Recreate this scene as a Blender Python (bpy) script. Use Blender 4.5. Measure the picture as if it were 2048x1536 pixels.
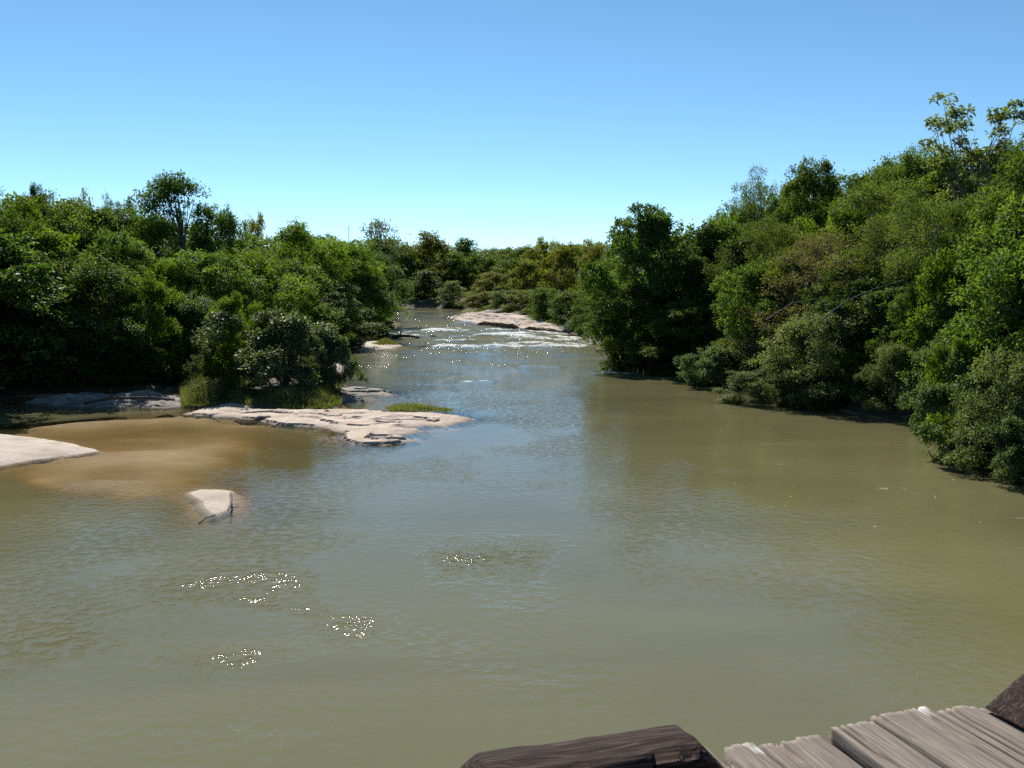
import bpy, math, random
import numpy as np
from mathutils import Vector

for o in list(bpy.data.objects):
    bpy.data.objects.remove(o)
scene = bpy.context.scene
COL = scene.collection
R = math.radians

# ------------------------------------------------------------------ camera
CAM_H, FPX = 6.0, 2010.0                 # metres above the river; focal length in pixels of a 2048 px wide frame
PITCH = math.atan(208.0 / FPX)
cd = bpy.data.cameras.new('camera'); cam = bpy.data.objects.new('camera', cd); COL.objects.link(cam)
cd.sensor_width = 36.0; cd.lens = FPX / 2048.0 * 36.0; cd.clip_start = 0.1; cd.clip_end = 5000
cam.location = (0, 0, CAM_H); cam.rotation_euler = (math.pi / 2 - PITCH, 0, 0)
scene.camera = cam

# ------------------------------------------------------------------ sky, sun, exposure
SUN_AZ, SUN_EL = R(-15), R(40)           # azimuth from the viewing direction (+Y), negative = left
w = bpy.data.worlds.new('World'); scene.world = w; w.use_nodes = True
nt = w.node_tree; nt.nodes.clear()
sky = nt.nodes.new('ShaderNodeTexSky'); sky.sky_type = 'NISHITA'; sky.sun_disc = False
sky.sun_elevation = SUN_EL; sky.sun_rotation = SUN_AZ
sky.altitude = 4800; sky.air_density = 1.0; sky.dust_density = 0.1; sky.ozone_density = 3.0
hsv = nt.nodes.new('ShaderNodeHueSaturation'); hsv.inputs['Saturation'].default_value = 1.06; hsv.inputs['Hue'].default_value = 0.486
bgn = nt.nodes.new('ShaderNodeBackground'); bgn.inputs['Strength'].default_value = 0.107
wo = nt.nodes.new('ShaderNodeOutputWorld')
nt.links.new(sky.outputs[0], hsv.inputs['Color']); nt.links.new(hsv.outputs[0], bgn.inputs[0]); nt.links.new(bgn.outputs[0], wo.inputs[0])
sl = bpy.data.lights.new('sun', 'SUN'); sl.energy = 5.0; sl.angle = R(0.53); sl.color = (1.0, 0.94, 0.84)
so = bpy.data.objects.new('sun', sl); COL.objects.link(so); so.location = (-20, 40, 60)
tosun = Vector((math.sin(SUN_AZ) * math.cos(SUN_EL), math.cos(SUN_AZ) * math.cos(SUN_EL), math.sin(SUN_EL)))
so.rotation_euler = tosun.to_track_quat('Z', 'Y').to_euler()
vs = scene.view_settings
vs.view_transform = 'Standard'; vs.look = 'None'; vs.exposure = 0.42; vs.gamma = 1.0; vs.use_curve_mapping = False
scene.render.engine = 'CYCLES'
cy = scene.cycles
cy.max_bounces = 7; cy.diffuse_bounces = 3; cy.glossy_bounces = 3; cy.transmission_bounces = 4; cy.transparent_max_bounces = 8
cy.use_denoising = False; cy.caustics_reflective = False; cy.caustics_refractive = False
cy.sample_clamp_indirect = 4.0

# ------------------------------------------------------------------ helpers
def U(px, py, z=0.0):
    """the point of height z that the photograph shows at (px, py) of its 2048 x 1536 pixels"""
    x = (px - 1024.0) / FPX; y = -(py - 768.0) / FPX
    fy = math.cos(PITCH) + y * math.sin(PITCH); fz = -math.sin(PITCH) + y * math.cos(PITCH)
    t = (z - CAM_H) / fz
    return (t * x, t * fy)

def z_at(py, D):
    y = -(py - 768.0) / FPX
    return CAM_H + D * (-math.sin(PITCH) + y * math.cos(PITCH)) / (math.cos(PITCH) + y * math.sin(PITCH))

def x_at(px, D):
    return (px - 1024.0) / FPX * D * 1.003

def smooth(a, b, x):
    t = np.clip((np.asarray(x, float) - a) / (b - a), 0, 1)
    return t * t * (3 - 2 * t)

def _h(ix, iy, s):
    n = (ix.astype(np.int64) * 374761393 + iy.astype(np.int64) * 668265263 + s * 974711) & 0xffffffff
    n = ((n ^ (n >> 13)) * 1274126177) & 0xffffffff
    return ((n ^ (n >> 16)) & 0xffff) / 65535.0

def vnoise(x, y, s=0):
    x = np.asarray(x, float); y = np.asarray(y, float)
    ix = np.floor(x); iy = np.floor(y); fx = x - ix; fy = y - iy
    fx = fx * fx * (3 - 2 * fx); fy = fy * fy * (3 - 2 * fy)
    a = _h(ix, iy, s); b = _h(ix + 1, iy, s); c = _h(ix, iy + 1, s); d = _h(ix + 1, iy + 1, s)
    return (a * (1 - fx) + b * fx) * (1 - fy) + (c * (1 - fx) + d * fx) * fy

def fbm(x, y, s=0, o=4):
    v = 0; a = 0.5; t = 0
    for k in range(o):
        v = v + a * vnoise(np.asarray(x) * 2 ** k, np.asarray(y) * 2 ** k, s + k); t += a; a *= 0.5
    return v / t

def sdist(poly, X, Y):
    """signed distance to a polygon, positive inside"""
    X = np.asarray(X, float); Y = np.asarray(Y, float)
    d2 = np.full(X.shape, 1e18); ins = np.zeros(X.shape, bool)
    n = len(poly)
    for i in range(n):
        x0, y0 = poly[i]; x1, y1 = poly[(i + 1) % n]
        ex, ey = x1 - x0, y1 - y0
        t = np.clip(((X - x0) * ex + (Y - y0) * ey) / (ex * ex + ey * ey + 1e-12), 0, 1)
        d2 = np.minimum(d2, (X - x0 - t * ex) ** 2 + (Y - y0 - t * ey) ** 2)
        if y0 != y1:
            c = ((y0 > Y) != (y1 > Y)) & (X < (x1 - x0) * (Y - y0) / (y1 - y0) + x0)
            ins ^= c
    return np.where(ins, 1, -1) * np.sqrt(d2)

def mesh_np(name, V, F, attr=None, attr_dom='FACE', smooth_shade=False):
    """mesh from numpy arrays: V (n,3), F (m,3 or 4)"""
    V = np.ascontiguousarray(V, np.float32); F = np.ascontiguousarray(F, np.int32)
    me = bpy.data.meshes.new(name)
    k = F.shape[1]
    me.vertices.add(len(V)); me.vertices.foreach_set('co', V.ravel())
    me.loops.add(F.size); me.loops.foreach_set('vertex_index', F.ravel())
    me.polygons.add(len(F)); me.polygons.foreach_set('loop_start', np.arange(0, F.size, k, dtype=np.int32))
    if smooth_shade:
        me.polygons.foreach_set('use_smooth', np.ones(len(F), bool))
    me.update(calc_edges=True)
    if attr:
        for an, av in attr.items():
            a = me.attributes.new(an, 'FLOAT', attr_dom); a.data.foreach_set('value', np.ascontiguousarray(av, np.float32))
    return me

def link(name, me, mat=None, parent=None, loc=(0, 0, 0)):
    o = bpy.data.objects.new(name, me); COL.objects.link(o)
    if mat is not None and me is not None:
        if not me.materials: me.materials.append(mat)
    o.location = loc
    if parent: o.parent = parent
    return o

def tag(o, label=None, cat=None, group=None, kind=None):
    if label: o['label'] = label
    if cat: o['category'] = cat
    if group: o['group'] = group
    if kind: o['kind'] = kind
    return o

def tube(pts, rad, sides=6, cap=True):
    """tapered tube through points -> V, F(quads)"""
    pts = np.asarray(pts, float); n = len(pts); rad = np.broadcast_to(np.asarray(rad, float), (n,))
    tg = np.gradient(pts, axis=0); tg /= np.linalg.norm(tg, axis=1)[:, None] + 1e-9
    ref = np.where(np.abs(tg[:, 2:3]) > 0.9, np.array([[1., 0, 0]]), np.array([[0., 0, 1]]))
    a = np.cross(tg, ref); a /= np.linalg.norm(a, axis=1)[:, None] + 1e-9
    b = np.cross(tg, a)
    th = np.linspace(0, 2 * np.pi, sides, endpoint=False)
    V = pts[:, None, :] + rad[:, None, None] * (np.cos(th)[None, :, None] * a[:, None, :] + np.sin(th)[None, :, None] * b[:, None, :])
    V = V.reshape(-1, 3); F = []
    for i in range(n - 1):
        for j in range(sides):
            k = (j + 1) % sides
            F.append((i * sides + j, i * sides + k, (i + 1) * sides + k, (i + 1) * sides + j))
    return V, np.array(F)

class Bag:
    def __init__(self): self.V = []; self.F = []; self.n = 0
    def add(self, V, F):
        self.V.append(np.asarray(V, float)); self.F.append(np.asarray(F) + self.n); self.n += len(V)
    def mesh(self, name, **k): return mesh_np(name, np.concatenate(self.V), np.concatenate(self.F), **k)

# ------------------------------------------------------------------ materials
def new_mat(name):
    m = bpy.data.materials.new(name); m.use_nodes = True
    n = m.node_tree; n.nodes.clear()
    out = n.nodes.new('ShaderNodeOutputMaterial')
    return m, n, out

def N(n, t, **k):
    d = n.nodes.new(t)
    for a, v in k.items():
        if a.startswith('_'): setattr(d, a[1:], v)
        else: d.inputs[a.replace('__', ' ')].default_value = v
    return d

def ramp(n, stops, interp='LINEAR'):
    r = n.nodes.new('ShaderNodeValToRGB'); r.color_ramp.interpolation = interp
    e = r.color_ramp.elements
    while len(e) < len(stops): e.new(0.5)
    for i, (p, c) in enumerate(stops):
        e[i].position = p; e[i].color = (*c, 1) if len(c) == 3 else c
    return r

def leaf_mat(name, c1, c2, c3, trans=0.35, rough=0.38, tmul=(1.5, 1.7, 0.55), spec=0.5):
    trans = min(0.56, trans + 0.07); spec *= 0.7; rough += 0.1; c1, c2, c3 = [tuple(1.02 * v for v in c) for c in (c1, c2, c3)]
    m, n, out = new_mat(name); L = n.links.new
    at = N(n, 'ShaderNodeAttribute', _attribute_name='tint')
    oi = N(n, 'ShaderNodeObjectInfo')
    rp = ramp(n, [(0.0, c1), (0.6, c2), (1.0, c3)])
    L(at.outputs['Fac'], rp.inputs[0])
    hs = N(n, 'ShaderNodeHueSaturation', Saturation=1.0)
    mr = N(n, 'ShaderNodeMapRange'); mr.inputs['To Min'].default_value = 0.78; mr.inputs['To Max'].default_value = 1.25
    mh = N(n, 'ShaderNodeMapRange'); mh.inputs['To Min'].default_value = 0.484; mh.inputs['To Max'].default_value = 0.504
    L(oi.outputs['Random'], mr.inputs[0]); L(oi.outputs['Random'], mh.inputs[0])
    L(mr.outputs[0], hs.inputs['Value']); L(mh.outputs[0], hs.inputs['Hue']); L(rp.outputs[0], hs.inputs['Color'])
    p = N(n, 'ShaderNodeBsdfPrincipled', Roughness=rough); p.inputs['Specular IOR Level'].default_value = spec
    L(hs.outputs[0], p.inputs['Base Color'])
    tm = N(n, 'ShaderNodeMixRGB', _blend_type='MULTIPLY', Fac=1.0); tm.inputs[2].default_value = (*tmul, 1)
    L(hs.outputs[0], tm.inputs[1])
    tr = N(n, 'ShaderNodeBsdfTranslucent'); L(tm.outputs[0], tr.inputs[0])
    mx = N(n, 'ShaderNodeMixShader', Fac=trans); L(p.outputs[0], mx.inputs[1]); L(tr.outputs[0], mx.inputs[2])
    L(mx.outputs[0], out.inputs[0])
    return m

M = {}
M['leaf_dark'] = leaf_mat('leaf_dark', (0.028, 0.052, 0.015), (0.056, 0.098, 0.024), (0.105, 0.158, 0.038), 0.40, 0.46, (1.45, 1.6, 0.5), 0.35)
M['leaf_green'] = leaf_mat('leaf_green', (0.040, 0.070, 0.016), (0.084, 0.132, 0.028), (0.150, 0.200, 0.042), 0.46, 0.48, (1.45, 1.6, 0.5), 0.35)
M['leaf_light'] = leaf_mat('leaf_light', (0.056, 0.098, 0.013), (0.112, 0.172, 0.024), (0.19, 0.25, 0.040), 0.50, 0.50, (1.45, 1.65, 0.45), 0.32)
M['leaf_olive'] = leaf_mat('leaf_olive', (0.050, 0.072, 0.020), (0.096, 0.128, 0.034), (0.16, 0.19, 0.052), 0.45, 0.50, (1.45, 1.6, 0.5), 0.35)
M['leaf_yellow'] = leaf_mat('leaf_yellow', (0.074, 0.086, 0.020), (0.132, 0.146, 0.030), (0.20, 0.205, 0.048), 0.48, 0.52, (1.4, 1.5, 0.5), 0.32)
M['leaf_pale'] = leaf_mat('leaf_pale', (0.066, 0.088, 0.034), (0.122, 0.148, 0.060), (0.19, 0.215, 0.095), 0.36, 0.46, (1.4, 1.55, 0.55), 0.38)
M['leaf_gloss'] = leaf_mat('leaf_gloss', (0.042, 0.066, 0.028), (0.076, 0.110, 0.045), (0.125, 0.165, 0.068), 0.38, 0.44, (1.5, 1.7, 0.5), 0.42)
M['leaf_brown'] = leaf_mat('leaf_brown', (0.078, 0.074, 0.034), (0.138, 0.128, 0.060), (0.20, 0.185, 0.09), 0.42, 0.55, (1.35, 1.35, 0.55), 0.3)
M['leaf_isle'] = leaf_mat('leaf_isle', (0.055, 0.078, 0.038), (0.095, 0.125, 0.062), (0.15, 0.185, 0.095), 0.34, 0.40, (1.4, 1.6, 0.5), 0.6)
M['leaf_emergent'] = leaf_mat('leaf_emergent', (0.08, 0.11, 0.035), (0.14, 0.175, 0.06), (0.21, 0.24, 0.10), 0.42, 0.42, (1.4, 1.5, 0.5), 0.5)
M['grass'] = leaf_mat('grass_blade', (0.075, 0.098, 0.034), (0.155, 0.175, 0.070), (0.27, 0.27, 0.14), 0.4, 0.55, (1.35, 1.4, 0.5), 0.3)

def bark_mat(name, c1, c2):
    m, n, out = new_mat(name); L = n.links.new
    tc = N(n, 'ShaderNodeTexCoord'); mp = N(n, 'ShaderNodeMapping'); mp.inputs['Scale'].default_value = (5, 5, 1.2)
    L(tc.outputs['Object'], mp.inputs[0])
    no = N(n, 'ShaderNodeTexNoise', Scale=2.5, Detail=6.0); L(mp.outputs[0], no.inputs[0])
    rp = ramp(n, [(0.3, c1), (0.7, c2)]); L(no.outputs[0], rp.inputs[0])
    bp = N(n, 'ShaderNodeBump', Strength=0.7, Distance=0.03); L(no.outputs[0], bp.inputs['Height'])
    p = N(n, 'ShaderNodeBsdfPrincipled', Roughness=0.85); L(rp.outputs[0], p.inputs['Base Color']); L(bp.outputs[0], p.inputs['Normal'])
    L(p.outputs[0], out.inputs[0]); return m
M['bark'] = bark_mat('bark_brown', (0.05, 0.04, 0.03), (0.14, 0.115, 0.09))
M['bark_pale'] = bark_mat('bark_pale', (0.13, 0.115, 0.095), (0.32, 0.29, 0.25))
M['driftwood'] = bark_mat('driftwood_bark', (0.03, 0.024, 0.02), (0.09, 0.075, 0.06))

def stone_mat(name, cols, scale=0.5, bump=0.5, speck=0.25, wet=True, dark=(0.10, 0.085, 0.07)):
    m, n, out = new_mat(name); L = n.links.new
    geo = N(n, 'ShaderNodeNewGeometry')
    n1 = N(n, 'ShaderNodeTexNoise', Scale=scale, Detail=8.0, Roughness=0.62); L(geo.outputs['Position'], n1.inputs[0])
    rp = ramp(n, [(0.32, cols[0]), (0.5, cols[1]), (0.68, cols[2])]); L(n1.outputs[0], rp.inputs[0])
    n2 = N(n, 'ShaderNodeTexNoise', Scale=scale * 9, Detail=7.0, Roughness=0.7); L(geo.outputs['Position'], n2.inputs[0])
    r2 = ramp(n, [(0.36, (1, 1, 1)), (0.47, (0, 0, 0))]); L(n2.outputs[0], r2.inputs[0])
    mlt = N(n, 'ShaderNodeMath', _operation='MULTIPLY'); mlt.inputs[1].default_value = speck; L(r2.outputs[0], mlt.inputs[0])
    mx = N(n, 'ShaderNodeMixRGB'); mx.inputs[2].default_value = (*dark, 1); L(mlt.outputs[0], mx.inputs[0]); L(rp.outputs[0], mx.inputs[1])
    p = N(n, 'ShaderNodeBsdfPrincipled', Roughness=0.85)
    col = mx.outputs[0]
    if wet:                                   # a soaked band just above the water line
        sp = N(n, 'ShaderNodeSeparateXYZ'); L(geo.outputs['Position'], sp.inputs[0])
        ad = N(n, 'ShaderNodeMath', _operation='MULTIPLY_ADD'); ad.inputs[1].default_value = -0.06; L(n1.outputs[0], ad.inputs[0]); L(sp.outputs[2], ad.inputs[2])
        mr = N(n, 'ShaderNodeMapRange'); mr.inputs['From Min'].default_value = -0.01; mr.inputs['From Max'].default_value = 0.035
        mr.inputs['To Min'].default_value = 0.5; mr.inputs['To Max'].default_value = 1.0; L(ad.outputs[0], mr.inputs[0])
        mm = N(n, 'ShaderNodeMixRGB', _blend_type='MULTIPLY', Fac=1.0); L(col, mm.inputs[1]); L(mr.outputs[0], mm.inputs[2]); col = mm.outputs[0]
    L(col, p.inputs['Base Color'])
    bp = N(n, 'ShaderNodeBump', Strength=bump, Distance=0.06); L(n2.outputs[0], bp.inputs['Height']); L(bp.outputs[0], p.inputs['Normal'])
    L(p.outputs[0], out.inputs[0]); return m
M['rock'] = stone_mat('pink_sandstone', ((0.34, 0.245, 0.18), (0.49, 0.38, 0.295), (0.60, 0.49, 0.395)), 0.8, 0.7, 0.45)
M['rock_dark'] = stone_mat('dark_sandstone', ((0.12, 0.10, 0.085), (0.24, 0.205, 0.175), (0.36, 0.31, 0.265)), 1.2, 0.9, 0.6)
M['sand'] = stone_mat('pale_sand', ((0.33, 0.265, 0.205), (0.43, 0.36, 0.29), (0.51, 0.44, 0.365)), 0.9, 0.5, 0.4, False)

def ground_mat():
    m, n, out = new_mat('bank_soil_and_bed'); L = n.links.new
    geo = N(n, 'ShaderNodeNewGeometry'); sp = N(n, 'ShaderNodeSeparateXYZ'); L(geo.outputs['Position'], sp.inputs[0])
    n1 = N(n, 'ShaderNodeTexNoise', Scale=0.6, Detail=7.0); L(geo.outputs['Position'], n1.inputs[0])
    soil = ramp(n, [(0.3, (0.03, 0.024, 0.014)), (0.55, (0.06, 0.05, 0.027)), (0.75, (0.045, 0.055, 0.02))]); L(n1.outputs[0], soil.inputs[0])
    bed = ramp(n, [(0.3, (0.27, 0.195, 0.11)), (0.5, (0.37, 0.275, 0.16)), (0.72, (0.48, 0.37, 0.23))])
    n2 = N(n, 'ShaderNodeTexNoise', Scale=0.35, Detail=5.0); L(geo.outputs['Position'], n2.inputs[0]); L(n2.outputs[0], bed.inputs[0])
    ad = N(n, 'ShaderNodeMath', _operation='MULTIPLY_ADD'); ad.inputs[1].default_value = 0.25; L(n1.outputs[0], ad.inputs[0]); L(sp.outputs[2], ad.inputs[2])
    mr = N(n, 'ShaderNodeMapRange'); mr.inputs['From Min'].default_value = 0.09; mr.inputs['From Max'].default_value = 0.17; L(ad.outputs[0], mr.inputs[0])
    mx = N(n, 'ShaderNodeMixRGB'); L(mr.outputs[0], mx.inputs[0]); L(bed.outputs[0], mx.inputs[1]); L(soil.outputs[0], mx.inputs[2])
    p = N(n, 'ShaderNodeBsdfPrincipled', Roughness=0.95); L(mx.outputs[0], p.inputs['Base Color'])
    bp = N(n, 'ShaderNodeBump', Strength=0.5, Distance=0.1); L(n1.outputs[0], bp.inputs['Height']); L(bp.outputs[0], p.inputs['Normal'])
    L(p.outputs[0], out.inputs[0]); return m
M['ground'] = ground_mat()

def water_mat():
    m, n, out = new_mat('river_water'); L = n.links.new
    geo = N(n, 'ShaderNodeNewGeometry')
    dep = N(n, 'ShaderNodeAttribute', _attribute_name='opacity')
    foam = N(n, 'ShaderNodeAttribute', _attribute_name='foam')
    rgh = N(n, 'ShaderNodeAttribute', _attribute_name='ripple')
    # ripples: three lengths of wave, stretched a little across the current
    mp = N(n, 'ShaderNodeMapping'); mp.inputs['Scale'].default_value = (0.62, 1.0, 1.0); mp.inputs['Rotation'].default_value = (0, 0, R(-8)); L(geo.outputs['Position'], mp.inputs[0])
    w1 = N(n, 'ShaderNodeTexNoise', Scale=1.1, Detail=2.0, Roughness=0.5); L(mp.outputs[0], w1.inputs[0])
    w2 = N(n, 'ShaderNodeTexNoise', Scale=3.4, Detail=3.0, Roughness=0.55, Distortion=0.6); L(mp.outputs[0], w2.inputs[0])
    w3 = N(n, 'ShaderNodeTexNoise', Scale=0.22, Detail=3.0); L(geo.outputs['Position'], w3.inputs[0])
    r3 = ramp(n, [(0.36, (0.25,) * 3), (0.64, (1.0,) * 3)]); L(w3.outputs[0], r3.inputs[0])
    m1 = N(n, 'ShaderNodeMath', _operation='MULTIPLY'); m1.inputs[1].default_value = 1.2; L(w1.outputs[0], m1.inputs[0])
    ad = N(n, 'ShaderNodeMath', _operation='MULTIPLY_ADD'); ad.inputs[1].default_value = 0.62; L(w2.outputs[0], ad.inputs[0]); L(m1.outputs[0], ad.inputs[2])
    w5 = N(n, 'ShaderNodeTexNoise', Scale=19.0, Detail=1.0, Roughness=0.5); L(mp.outputs[0], w5.inputs[0])
    w6 = N(n, 'ShaderNodeTexNoise', Scale=4.2, Detail=2.0); L(geo.outputs['Position'], w6.inputs[0])
    r6 = ramp(n, [(0.44, (0.12,) * 3), (0.72, (2.6,) * 3)]); L(w6.outputs[0], r6.inputs[0])
    cap = N(n, 'ShaderNodeMath', _operation='MULTIPLY_ADD'); L(w5.outputs[0], cap.inputs[0]); L(r6.outputs[0], cap.inputs[1]); L(ad.outputs[0], cap.inputs[2]); ad = cap
    st = N(n, 'ShaderNodeMath', _operation='MULTIPLY'); L(r3.outputs[0], st.inputs[0]); L(rgh.outputs['Fac'], st.inputs[1])
    bp = N(n, 'ShaderNodeBump', Strength=1.0, Distance=0.16); L(ad.outputs[0], bp.inputs['Height']); L(st.outputs[0], bp.inputs['Strength'])
    # silt in the water
    n4 = N(n, 'ShaderNodeTexNoise', Scale=0.16, Detail=5.0, Roughness=0.55, Distortion=0.8); L(mp.outputs[0], n4.inputs[0])
    silt = ramp(n, [(0.3, (0.140, 0.132, 0.062)), (0.7, (0.182, 0.170, 0.086))]); L(n4.outputs[0], silt.inputs[0])
    dif = N(n, 'ShaderNodeBsdfDiffuse'); L(silt.outputs[0], dif.inputs[0])
    tint = ramp(n, [(0.0, (1, 0.97, 0.92)), (0.3, (0.84, 0.71, 0.48)), (1.0, (0.55, 0.38, 0.15))]); L(dep.outputs['Fac'], tint.inputs[0])
    trn = N(n, 'ShaderNodeBsdfTransparent'); L(tint.outputs[0], trn.inputs[0])
    body = N(n, 'ShaderNodeMixShader'); L(dep.outputs['Fac'], body.inputs[0]); L(trn.outputs[0], body.inputs[1]); L(dif.outputs[0], body.inputs[2])
    gl = N(n, 'ShaderNodeBsdfGlossy', Roughness=0.03); L(bp.outputs[0], gl.inputs['Normal'])
    fr = N(n, 'ShaderNodeFresnel', IOR=1.333); L(bp.outputs[0], fr.inputs['Normal'])
    ib = N(n, 'ShaderNodeMath', _operation='SUBTRACT'); ib.inputs[0].default_value = 1.0; L(geo.outputs['Backfacing'], ib.inputs[1])      # light coming up from the bed is not mirrored back
    ff = N(n, 'ShaderNodeMath', _operation='MULTIPLY'); L(fr.outputs[0], ff.inputs[0]); L(ib.outputs[0], ff.inputs[1])
    s = N(n, 'ShaderNodeMixShader'); L(ff.outputs[0], s.inputs[0]); L(body.outputs[0], s.inputs[1]); L(gl.outputs[0], s.inputs[2])
    # foam: broken up by fine noise
    mf = N(n, 'ShaderNodeMapping'); mf.inputs['Scale'].default_value = (1.0, 0.45, 1.0); L(geo.outputs['Position'], mf.inputs[0])
    n5 = N(n, 'ShaderNodeTexNoise', Scale=1.7, Detail=7.0, Roughness=0.72); L(mf.outputs[0], n5.inputs[0])
    sm = N(n, 'ShaderNodeMath', _operation='ADD'); L(foam.outputs['Fac'], sm.inputs[0]); L(n5.outputs[0], sm.inputs[1])
    fm = N(n, 'ShaderNodeMapRange'); fm.inputs['From Min'].default_value = 0.98; fm.inputs['From Max'].default_value = 1.16; L(sm.outputs[0], fm.inputs[0])
    # drifting flecks and thin curved lines of scum on the fast side
    flk = N(n, 'ShaderNodeAttribute', _attribute_name='fleck')
    vo = N(n, 'ShaderNodeTexVoronoi', Scale=1.8, _feature='F1'); L(geo.outputs['Position'], vo.inputs['Vector'])
    vr = N(n, 'ShaderNodeSeparateColor'); L(vo.outputs['Color'], vr.inputs[0])
    vs_ = N(n, 'ShaderNodeMapRange'); vs_.inputs['From Min'].default_value = 0.45; vs_.inputs['From Max'].default_value = 1.0; vs_.inputs['To Max'].default_value = 0.06; L(vr.outputs[0], vs_.inputs[0])
    vm = N(n, 'ShaderNodeMath', _operation='MULTIPLY'); L(vs_.outputs[0], vm.inputs[0]); L(flk.outputs['Fac'], vm.inputs[1])
    vl = N(n, 'ShaderNodeMath', _operation='LESS_THAN'); L(vo.outputs['Distance'], vl.inputs[0]); L(vm.outputs[0], vl.inputs[1])
    n6 = N(n, 'ShaderNodeTexNoise', Scale=0.7, Detail=3.0, Distortion=1.2); L(mp.outputs[0], n6.inputs[0])
    n7 = N(n, 'ShaderNodeTexNoise', Scale=0.5, Detail=4.0); L(geo.outputs['Position'], n7.inputs[0])
    sb = N(n, 'ShaderNodeMath', _operation='SUBTRACT'); sb.inputs[1].default_value = 0.5; L(n6.outputs[0], sb.inputs[0])
    ab = N(n, 'ShaderNodeMath', _operation='ABSOLUTE'); L(sb.outputs[0], ab.inputs[0])
    lw_ = N(n, 'ShaderNodeMapRange'); lw_.inputs['From Min'].default_value = 0.004; lw_.inputs['From Max'].default_value = 0.0; L(ab.outputs[0], lw_.inputs[0])
    lm = N(n, 'ShaderNodeMapRange'); lm.inputs['From Min'].default_value = 0.60; lm.inputs['From Max'].default_value = 0.70; L(n7.outputs[0], lm.inputs[0])
    l2 = N(n, 'ShaderNodeMath', _operation='MULTIPLY'); L(lw_.outputs[0], l2.inputs[0]); L(lm.outputs[0], l2.inputs[1])
    l3 = N(n, 'ShaderNodeMath', _operation='MULTIPLY'); L(l2.outputs[0], l3.inputs[0]); L(flk.outputs['Fac'], l3.inputs[1])
    l4 = N(n, 'ShaderNodeMath', _operation='MULTIPLY'); L(l3.outputs[0], l4.inputs[0]); L(flk.outputs['Fac'], l4.inputs[1]); l3 = l4
    mxa = N(n, 'ShaderNodeMath', _operation='MAXIMUM'); L(vl.outputs[0], mxa.inputs[0]); L(l3.outputs[0], mxa.inputs[1])
    mxb = N(n, 'ShaderNodeMath', _operation='MAXIMUM'); L(fm.outputs[0], mxb.inputs[0]); L(mxa.outputs[0], mxb.inputs[1]); fm = mxb
    wd = N(n, 'ShaderNodeBsdfDiffuse', Color=(0.66, 0.68, 0.67, 1))
    s2 = N(n, 'ShaderNodeMixShader'); L(fm.outputs[0], s2.inputs[0]); L(s.outputs[0], s2.inputs[1]); L(wd.outputs[0], s2.inputs[2])
    L(s2.outputs[0], out.inputs[0]); return m
M['water'] = water_mat()

def wood_mat(name, cols, grain=1.0, paint=False):
    m, n, out = new_mat(name); L = n.links.new
    tc = N(n, 'ShaderNodeTexCoord'); oi = N(n, 'ShaderNodeObjectInfo')
    of = N(n, 'ShaderNodeVectorMath', _operation='MULTIPLY_ADD'); L(oi.outputs['Random'], of.inputs[0]); of.inputs[1].default_value = (13, 27, 5); L(tc.outputs['Object'], of.inputs[2])
    mp = N(n, 'ShaderNodeMapping'); mp.inputs['Scale'].default_value = (2.2, 48, 48); L(of.outputs[0], mp.inputs[0])
    n1 = N(n, 'ShaderNodeTexNoise', Scale=2.0 * grain, Detail=8.0, Roughness=0.65, Distortion=0.15); L(mp.outputs[0], n1.inputs[0])
    mp2 = N(n, 'ShaderNodeMapping'); mp2.inputs['Scale'].default_value = (2.5, 9, 9); L(of.outputs[0], mp2.inputs[0])
    n2 = N(n, 'ShaderNodeTexNoise', Scale=1.0, Detail=5.0); L(mp2.outputs[0], n2.inputs[0])
    rp = ramp(n, [(0.28, cols[0]), (0.5, cols[1]), (0.72, cols[2])]); L(n1.outputs[0], rp.inputs[0])
    hs = N(n, 'ShaderNodeHueSaturation'); mr = N(n, 'ShaderNodeMapRange'); mr.inputs['To Min'].default_value = 0.6; mr.inputs['To Max'].default_value = 1.35
    L(n2.outputs[0], mr.inputs[0]); L(mr.outputs[0], hs.inputs['Value']); L(rp.outputs[0], hs.inputs['Color'])
    col = hs.outputs[0]
    if paint:
        at = N(n, 'ShaderNodeAttribute', _attribute_name='paint')
        ad = N(n, 'ShaderNodeMath', _operation='ADD'); L(at.outputs['Fac'], ad.inputs[0]); L(n2.outputs[0], ad.inputs[1])
        pr = N(n, 'ShaderNodeMapRange'); pr.inputs['From Min'].default_value = 1.0; pr.inputs['From Max'].default_value = 1.12; L(ad.outputs[0], pr.inputs[0])
        px = N(n, 'ShaderNodeMixRGB'); px.inputs[2].default_value = (0.52, 0.50, 0.47, 1); L(pr.outputs[0], px.inputs[0]); L(col, px.inputs[1]); col = px.outputs[0]
    p = N(n, 'ShaderNodeBsdfPrincipled', Roughness=0.85); p.inputs['Specular IOR Level'].default_value = 0.2; L(col, p.inputs['Base Color'])
    bp = N(n, 'ShaderNodeBump', Strength=0.7, Distance=0.005); L(n1.outputs[0], bp.inputs['Height']); L(bp.outputs[0], p.inputs['Normal'])
    L(p.outputs[0], out.inputs[0]); return m
M['plank'] = wood_mat('weathered_grey_plank', ((0.095, 0.074, 0.060), (0.225, 0.186, 0.154), (0.335, 0.288, 0.246)), 1.0, True)
M['kerb'] = wood_mat('dark_kerb_timber', ((0.005, 0.003, 0.003), (0.026, 0.013, 0.010), (0.14, 0.09, 0.075)), 1.0)

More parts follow.
